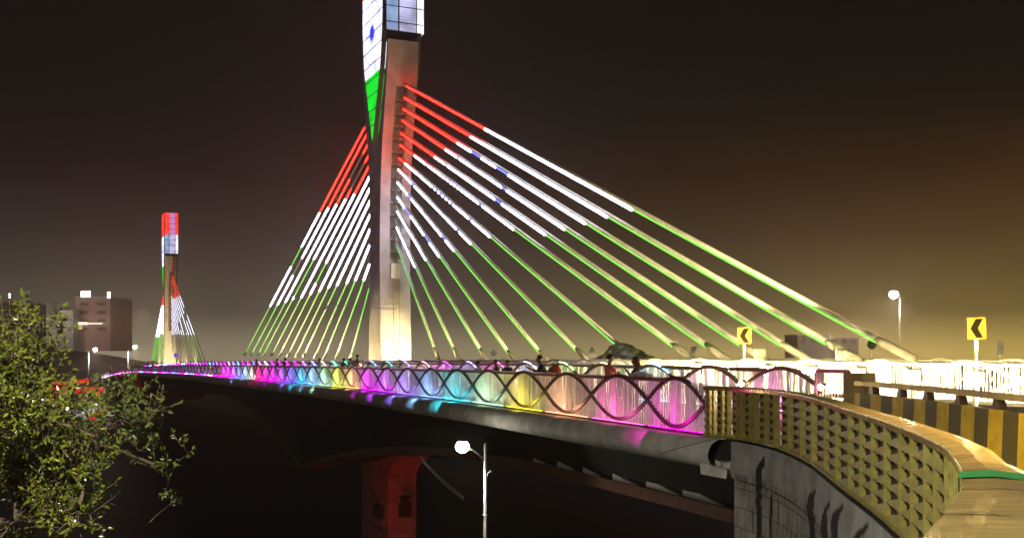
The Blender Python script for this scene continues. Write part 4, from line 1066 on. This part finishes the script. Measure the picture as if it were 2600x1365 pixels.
def person(px, py, L, label, shirt, trousers=(.03, .035, .06), face=0, bend=.12, hand='rail', scarf=None, long_hair=False, lean=0, Lh=None):
    c = un(px, py, L); s = c.dot(DV); z0 = zdeck(s)+.01; H = (c.z-z0)/.93
    root = thing('person', label, 'person', Vector((c.x, c.y, z0)), 'people on the footpath')
    root.rotation_euler = (0, 0, face+math.atan2(NV.y, NV.x)-math.pi/2); root.scale = (H/1.0,)*3
    # unit height figure; +y is the direction the person looks
    b = bend
    J = {}
    J['pelvis'] = (0, 0, .52); J['waist'] = (lean*.3, .01+b*.1, .60); J['chest'] = (lean*.6, b*.35, .72); J['neck'] = (lean, b*.5, .835); J['neck2'] = (lean, b*.55+.006, .87)
    for sx in (-1, 1):
        J['hip%d' % sx] = (sx*.052, 0, .50); J['knee%d' % sx] = (sx*.055, .012, .285); J['ank%d' % sx] = (sx*.058, -.012, .045); J['toe%d' % sx] = (sx*.066, .075, .018)
        J['sho%d' % sx] = (sx*.098+lean, b*.42, .80)
        if hand == 'rail': J['elb%d' % sx] = (sx*.145+lean, b*.42+.05, .675); J['wri%d' % sx] = (sx*.105, b+.13, .655); hd = Vector((-sx*.2, 1, -.1))
        elif hand == 'phone': J['elb%d' % sx] = (sx*.12+lean, b*.4+.05, .67); J['wri%d' % sx] = (sx*.03+lean, b+.12, .76); hd = Vector((-sx*.2, .5, .8))
        else: J['elb%d' % sx] = (sx*.135+lean, b*.2-.01, .64); J['wri%d' % sx] = (sx*.125+lean, b*.2+.05, .50); hd = Vector((0, .15, -1))
        w = Vector(J['wri%d' % sx]); hd.normalize(); J['palm%d' % sx] = w+hd*.035
        side = hd.cross(Vector((0, 0, 1)) if abs(hd.z) < .9 else Vector((0, 1, 0))).normalized(); bn = side.cross(hd)
        for f in range(4):
            o_ = side*((f-1.5)*.0115); ln = [.040, .046, .043, .034][f]
            a = w+hd*.045+o_; J['f%d_%da' % (sx, f)] = a; J['f%d_%db' % (sx, f)] = a+hd*ln*.55-bn*.003; J['f%d_%dc' % (sx, f)] = a+hd*ln*.9-bn*.016
        a = w+hd*.015+side*(.020*sx); J['t%da' % sx] = a; J['t%db' % sx] = a+hd*.02+side*(.014*sx)-bn*.006
    R_ = dict(pelvis=(.085, .06), waist=(.07, .052), chest=(.085, .058), neck=.034, neck2=.032)
    Ed = [('pelvis', 'waist'), ('waist', 'chest'), ('chest', 'neck'), ('neck', 'neck2')]
    for sx in (-1, 1):
        R_.update({'hip%d' % sx: .052, 'knee%d' % sx: .034, 'ank%d' % sx: .022, 'toe%d' % sx: .018, 'sho%d' % sx: .034, 'elb%d' % sx: .023, 'wri%d' % sx: .015, 'palm%d' % sx: (.02, .011)})
        Ed += [('pelvis', 'hip%d' % sx), ('hip%d' % sx, 'knee%d' % sx), ('knee%d' % sx, 'ank%d' % sx), ('ank%d' % sx, 'toe%d' % sx), ('chest', 'sho%d' % sx), ('sho%d' % sx, 'elb%d' % sx), ('elb%d' % sx, 'wri%d' % sx), ('wri%d' % sx, 'palm%d' % sx)]
        for f in range(4):
            for q in 'abc': R_['f%d_%d%s' % (sx, f, q)] = .0058 if q != 'c' else .0045
            Ed += [('palm%d' % sx, 'f%d_%da' % (sx, f)), ('f%d_%da' % (sx, f), 'f%d_%db' % (sx, f)), ('f%d_%db' % (sx, f), 'f%d_%dc' % (sx, f))]
        R_['t%da' % sx] = .0075; R_['t%db' % sx] = .0058
        Ed += [('palm%d' % sx, 't%da' % sx), ('t%da' % sx, 't%db' % sx)]
    # head as part of the same chain
    hc = Vector(J['neck2'])+Vector((0, .008, 0))
    J['jaw'] = hc+Vector((0, .012, .030)); J['skull'] = hc+Vector((0, .0, .072)); J['top'] = hc+Vector((0, -.004, .098))
    J['nose'] = hc+Vector((0, .062, .052)); J['earl'] = hc+Vector((-.05, .0, .058)); J['earr'] = hc+Vector((.05, .0, .058))
    R_.update(jaw=(.036, .042), skull=(.047, .056), top=(.034, .042), nose=.007, earl=.008, earr=.008)
    Ed += [('neck2', 'jaw'), ('jaw', 'skull'), ('skull', 'top'), ('jaw', 'nose'), ('skull', 'earl'), ('skull', 'earr')]
    names = list(J); idx = {n_: i for i, n_ in enumerate(names)}
    skin_mesh('body', [J[n_] for n_ in names], [(idx[a], idx[b_]) for a, b_ in Ed], [R_[n_] for n_ in names], M_skin, root)
    g = MB()
    for sx in (-1, 1): g.ball(hc+Vector((sx*.017, .052, .066)), .0065, 8)
    e = g.build('eyes', M_white); e.parent = root
    g = MB(); g.box(hc+Vector((0, .052, .024)), .026, .006, .006); e = g.build('mouth', mat('lips', (.25, .07, .05), .5)); e.parent = root
    hv = MB(); rows = []
    for i in range(9):
        ph = math.pi*.62*i/8; row = []
        for k in range(16):
            th = 2*math.pi*k/16; fr = math.sin(th) > .25
            rz = math.cos(ph) if not (fr and i > 4) else math.cos(math.pi*.62*4.4/8)
            ex = 1.0+.05*math.sin(k*7+i*3)
            row.append(hc+Vector((math.cos(th)*math.sin(ph)*.057*ex, math.sin(th)*math.sin(ph)*.066*ex-.006, .066+rz*.055)))
        rows.append(row)
    if long_hair: rows.append([p+Vector((0, -.02 if p.y < hc.y else .012, -.10 if p.y < hc.y+.01 else 0)) for p in rows[-1]])
    hv.strip(rows, close=True); o = hv.build('hair' if not scarf else 'headscarf', M_hair if not scarf else mat('scarf_%d' % int(scarf[0]*100), scarf, .8), smoothf=True); o.parent = root
    ms = mat('shirt_%02d%02d%02d' % tuple(int(q*99) for q in shirt), shirt, .85, var=.2, scale=14, bump=.3)
    nm = ['pelvis', 'waist', 'chest', 'neck', 'sho-1', 'sho1', 'elb-1', 'elb1']
    V = [Vector(J[n_]) for n_ in nm]; V[0] = V[0]+Vector((0, 0, -.015)); V[3] = V[3]+Vector((0, 0, -.018))
    for q, sx in ((6, -1), (7, 1)): V[q] = V[q].lerp(Vector(J['wri%d' % sx]), .25 if px % 2 else -.3 if False else 0)
    skin_mesh('shirt', V, [(0, 1), (1, 2), (2, 3), (2, 4), (2, 5), (4, 6), (5, 7)], [(.093, .07), (.082, .062), (.095, .067), .042, .042, .042, .031, .031], ms, root)
    mt = mat('trousers_%02d%02d%02d' % tuple(int(q*99) for q in trousers), trousers, .85, var=.25, scale=14, bump=.2)
    nm = ['pelvis', 'hip-1', 'hip1', 'knee-1', 'knee1', 'ank-1', 'ank1']; V = [Vector(J[n_]) for n_ in nm]
    V[5] = V[5]+Vector((0, 0, .02)); V[6] = V[6]+Vector((0, 0, .02))
    skin_mesh('trousers', V, [(0, 1), (0, 2), (1, 3), (2, 4), (3, 5), (4, 6)], [(.09, .066), .06, .06, .043, .043, .033, .033], mt, root)
    return root
PI = math.pi
person(1544, 908, 17.3, 'person in a salmon pink shirt seen from behind, leaning on the near railing', (.75, .20, .17), face=0, bend=.05)
person(1617, 915, 17.0, 'person with dark red headscarf and purple top beside the salmon shirt, holding a bag', (.10, .04, .10), face=PI*.85, bend=.02, scarf=(.10, .012, .015), long_hair=True, hand='phone')
person(1388, 909, 17.1, 'person in black bending over the railing with head bowed, next to a red bag', (.03, .022, .018), face=PI*.9, bend=.22, hand='phone')
person(906, 904, 17.3, 'person in a pale pink shirt at the foot of the near pylon', (.62, .34, .32), face=PI*.3, bend=.1)
person(869, 913, 17.6, 'person in dark brown clothes left of the pylon foot and the pale pink shirt', (.12, .06, .05), face=.4)
person(884, 912, 18.4, 'person in black standing between the brown and the pale pink figures', (.02, .02, .025), face=-.6, hand='down')
person(1219, 921, 17.3, 'person in a grey green shirt with dark hair under the ninth stay cable', (.20, .26, .2), face=2.4, bend=.1)
person(1268, 918, 17.6, 'person in dark maroon sitting low behind the railing', (.12, .03, .03), face=3, bend=.15)
person(1293, 919, 17.9, 'person in dark brown beside the maroon figure', (.08, .05, .03), face=-2.6, bend=.1)
person(813, 912, 17.3, 'person in a light blue shirt by the purple and orange bays of the railing', (.35, .5, .62), face=PI, bend=.04)
person(708, 913, 17.5, 'person in a dark plum shirt, nearer of two standing together on the footpath', (.12, .05, .08), face=2.8)
person(720, 911, 17.0, 'person in black standing upright with arm on the railing, right of the plum shirt', (.015, .015, .02), face=-.3, hand='down')
person(648, 914, 17.5, 'person in a dark red shirt alone on the footpath near the lowest left stay cables', (.20, .04, .03), face=.2)
for i, (x, y, lab, cc) in enumerate(((343, 922, 'distant person in dark clothes, leftmost on the far footpath', (.05, .04, .04)), (350, 922, 'distant person in grey, second from the left on the far footpath', (.2, .2, .2)), (376, 919, 'distant person in red at the foot of the far pylon', (.4, .03, .02)), (388, 919, 'distant person in dark red, right of the figure in red', (.25, .03, .03)))):
    person(x, y, 17.5, lab, cc, face=i)
c = un(1392, 930, 17.2); g = MB(); rows = []
for i in range(7):
    t = i/6; w = [.17, .2, .21, .2, .17, .13, .10][i]; rows.append([c+Vector((math.cos(a)*w*1.1+.28, math.sin(a)*w*.6, -.3+t*.36+.02*math.sin(a*5))) for a in [2*PI*k/14 for k in range(14)]])
g.strip(rows, close=True); g.tube([c+Vector((.18, 0, .05)), c+Vector((.22, 0, .2)), c+Vector((.34, 0, .2)), c+Vector((.38, 0, .05))], .012, 6)
tag(g.build('shoulder_bag', mat('red_bag', (.45, .03, .02), .6)), 'red bag resting on the railing beside the bowed person in black', 'bag')
c = un(1628, 957, 16.75); g = MB(); rows = []
for i in range(9):
    t = i/8; w = .30*math.sin(PI*(.12+.8*t))
    rows.append([c+Vector((math.cos(a)*w*1.3, math.sin(a)*w*.6, -.12+t*.30)) + rv()*.03 for a in [2*PI*k/16 for k in range(16)]])
g.strip(rows, close=True); tag(g.build('plastic_bag', mat('clear_plastic', (.45, .42, .36), .15, var=.4, scale=6, bump=.6)), 'crumpled clear plastic bag held on the railing by the person with headscarf', 'plastic bag')
c = un(447, 901, 17.5); b_ = thing('balloon', 'purple lit round balloon on a stick above the far footpath', 'balloon', Vector((c.x, c.y, c.z-.6)))
g = MB(); g.ball(c, .38, 14); g.build('bubble', emit('balloon_purple', (.35, .12, .9), .5), b_, smoothf=True); g = MB(); g.tube([c-Vector((0, 0, .38)), c-Vector((0, 0, 1.6))], .02, 5); g.build('stick', M_white, b_)

# ------------------------------------------------------------------ cars coming down the far side
M_car = mat('car_paint', (.10, .10, .12), .3, metal=.3); M_glass = mat('car_glass', (.01, .012, .015), .1)
def car(px, py, label, L, col=(1, .62, .35)):
    s = sof(px, L); z0 = zdeck(s)-.1
    c = P(s, L, z0); root = thing('car', label, 'car', c, 'oncoming cars beyond the far pylon')
    F = -DV; S_ = NV
    def bx_(name, cx, cz, lx, ly, lz, m, taper=0, cy=0):
        g = MB(); p = []
        for k in (0, 1):
            tt = taper if k else 0
            for a, b in ((-1, -1), (1, -1), (1, 1), (-1, 1)): p.append(c+F*(cx+a*(lx/2-tt))+S_*(cy+b*(ly/2-tt*.3))+Vector((0, 0, cz+(k-.5)*lz)))
        g.hexa(p); return g.build(name, m, root)
    bx_('body', 0, .62, 4.3, 1.75, .62, M_car, .12); bx_('cabin', -.2, 1.2, 2.5, 1.55, .55, M_glass, .45)
    bx_('roof', -.2, 1.49, 1.55, 1.25, .04, M_car)
    for a in (-1.35, 1.35):
        for b in (-.8, .8):
            g = MB(); q = c+F*a+S_*b+Vector((0, 0, .32)); g.tube([q-S_*.1, q+S_*.1], .32, 12); g.build('wheel', M_black, root)
    for b in (-.6, .6):
        g = MB(); g.ball(c+F*2.18+S_*b+Vector((0, 0, .68)), .17, 8, sc=(1.6, 1.6, 1.2)); g.build('headlight', emit('headlight_%d' % int(col[1]*100), col, 16), root)
car(264, 944, 'oncoming car with orange glowing headlights, leftmost of the three', 21.5, (1, .5, .3))
car(278, 938, 'oncoming car with pinkish headlights, middle of the three', 21.5, (1, .7, .55))
car(290, 935, 'oncoming car with the brightest headlights, nearest of the three', 21.5, (1, .8, .5))

# ------------------------------------------------------------------ distant buildings on the hill
def building(x0, x1, yt, yb, Z, name, label, wall, lights, dp=30, floors=4, glow=6500, lx=None):
    a = at(x0, yb+40, Z); b = at(x1, yt, Z); root = thing(name, label, 'building', Vector(((a.x+b.x)/2, Z, a.z)))
    g = MB(); g.hexa([(a.x, Z, a.z), (b.x, Z, a.z), (b.x, Z+dp, a.z), (a.x, Z+dp, a.z), (a.x, Z, b.z), (b.x, Z, b.z), (b.x, Z+dp, b.z), (a.x, Z+dp, b.z)]); g.build('wall', wall, root)
    g = MB(); g.box(((a.x+b.x)/2, Z+dp/2, b.z+.5), (b.x-a.x)*1.03, dp*1.03, 1.0); g.build('roof', M_conc, root)
    nx_ = max(2, int((b.x-a.x)/6))
    for f in range(floors):
        for i in range(nx_):
            xx = a.x+(b.x-a.x)*(i+.5)/nx_; z = b.z-(f+.7)*(b.z-at(0, yb, Z).z)/floors*.9
            g = MB(); g.box((xx, Z-.05, z), (b.x-a.x)/nx_*.5, .12, 1.6); g.build('window', mat('dim_window', (.10, .07, .06), .5), root)
    light(root, (b.x+26 if lx is None else (a.x+b.x)/2, Z-(26 if lx is None else 34), (b.z+at(0, yb, Z).z)/2), glow, (1, .8, .65), 2)  # added fill light with no fixture, lifts the facade towards the sky tone
    for (lx0, lx1, ly0, ly1, col, st) in lights:
        p = at(lx0, ly1, Z-.4); q = at(lx1, ly0, Z-.4); g = MB(); g.box((p+q)/2, q.x-p.x, .3, q.z-p.z); g.build('lit_panel', emit('lit_%d_%d' % (int(lx0), int(ly0)), col, st), root)
    return root
M_bred = mat('building_red_brown', (.36, .25, .23), .8, var=.1, scale=.1); M_bgr = mat('building_green_grey', (.25, .27, .25), .8, var=.1, scale=.1); M_bgy = mat('building_grey', (.22, .20, .18), .8, var=.1, scale=.1)
building(192, 280, 757, 850, 520, 'apartment_building', 'hazy red brown building at the left with bright white roof signs', M_bred,
         [(206, 229, 739, 753.5, (1, .96, .85), 14), (273, 280, 741, 756, (.9, .95, 1), 12), (200, 222, 818.5, 822.5, (1, .9, .65), 5), (224, 260, 819.5, 822, (1, .9, .7), 1.6), (199, 209, 823, 836, (.9, .7, .25), .7)])
building(146, 186, 793, 850, 515, 'office_building', 'low hazy green grey building left of the red brown one', M_bgr, [(149, 151, 825, 827, (.8, .9, 1), 6), (156, 158, 824, 826, (.8, .9, 1), 3)], floors=2)
building(-20, 50, 770, 850, 530, 'tower_block', 'dim tower at the left edge behind the tree with two small white lights', M_bgy, [(23, 26, 745, 749, (.8, .9, 1), 12), (23, 26, 752, 756, (.8, .9, 1), 12)])
building(2025, 2105, 852, 868, 640, 'hill_building', 'faint flat roofed building on the hill crest above the outermost stay cable', M_bgy, [], glow=16000, lx=0)
building(2105, 2180, 860, 870, 640, 'hill_building', 'second faint building on the hill crest, lower and to the right', M_bgy, [], glow=16000, lx=0)
haze_d = .0005

# ------------------------------------------------------------------ night haze
def haze(dens, col=(.97, .80, .66), aniso=.75):
    g = MB(); g.box((0, 480, 14.5), 3000, 1150, 75)
    m = bpy.data.materials.new('haze_air'); m.use_nodes = True; t = m.node_tree; t.nodes.clear()
    o = t.nodes.new('ShaderNodeOutputMaterial'); v = t.nodes.new('ShaderNodeVolumePrincipled')
    v.inputs['Density'].default_value = dens; v.inputs['Color'].default_value = (*col, 1); v.inputs['Anisotropy'].default_value = aniso
    t.links.new(v.outputs[0], o.inputs['Volume'])
    h = g.build('haze', m); h['kind'] = 'stuff'; tag(h, 'thin night haze hanging over the bridge and lake', 'haze'); return h
haze(haze_d)
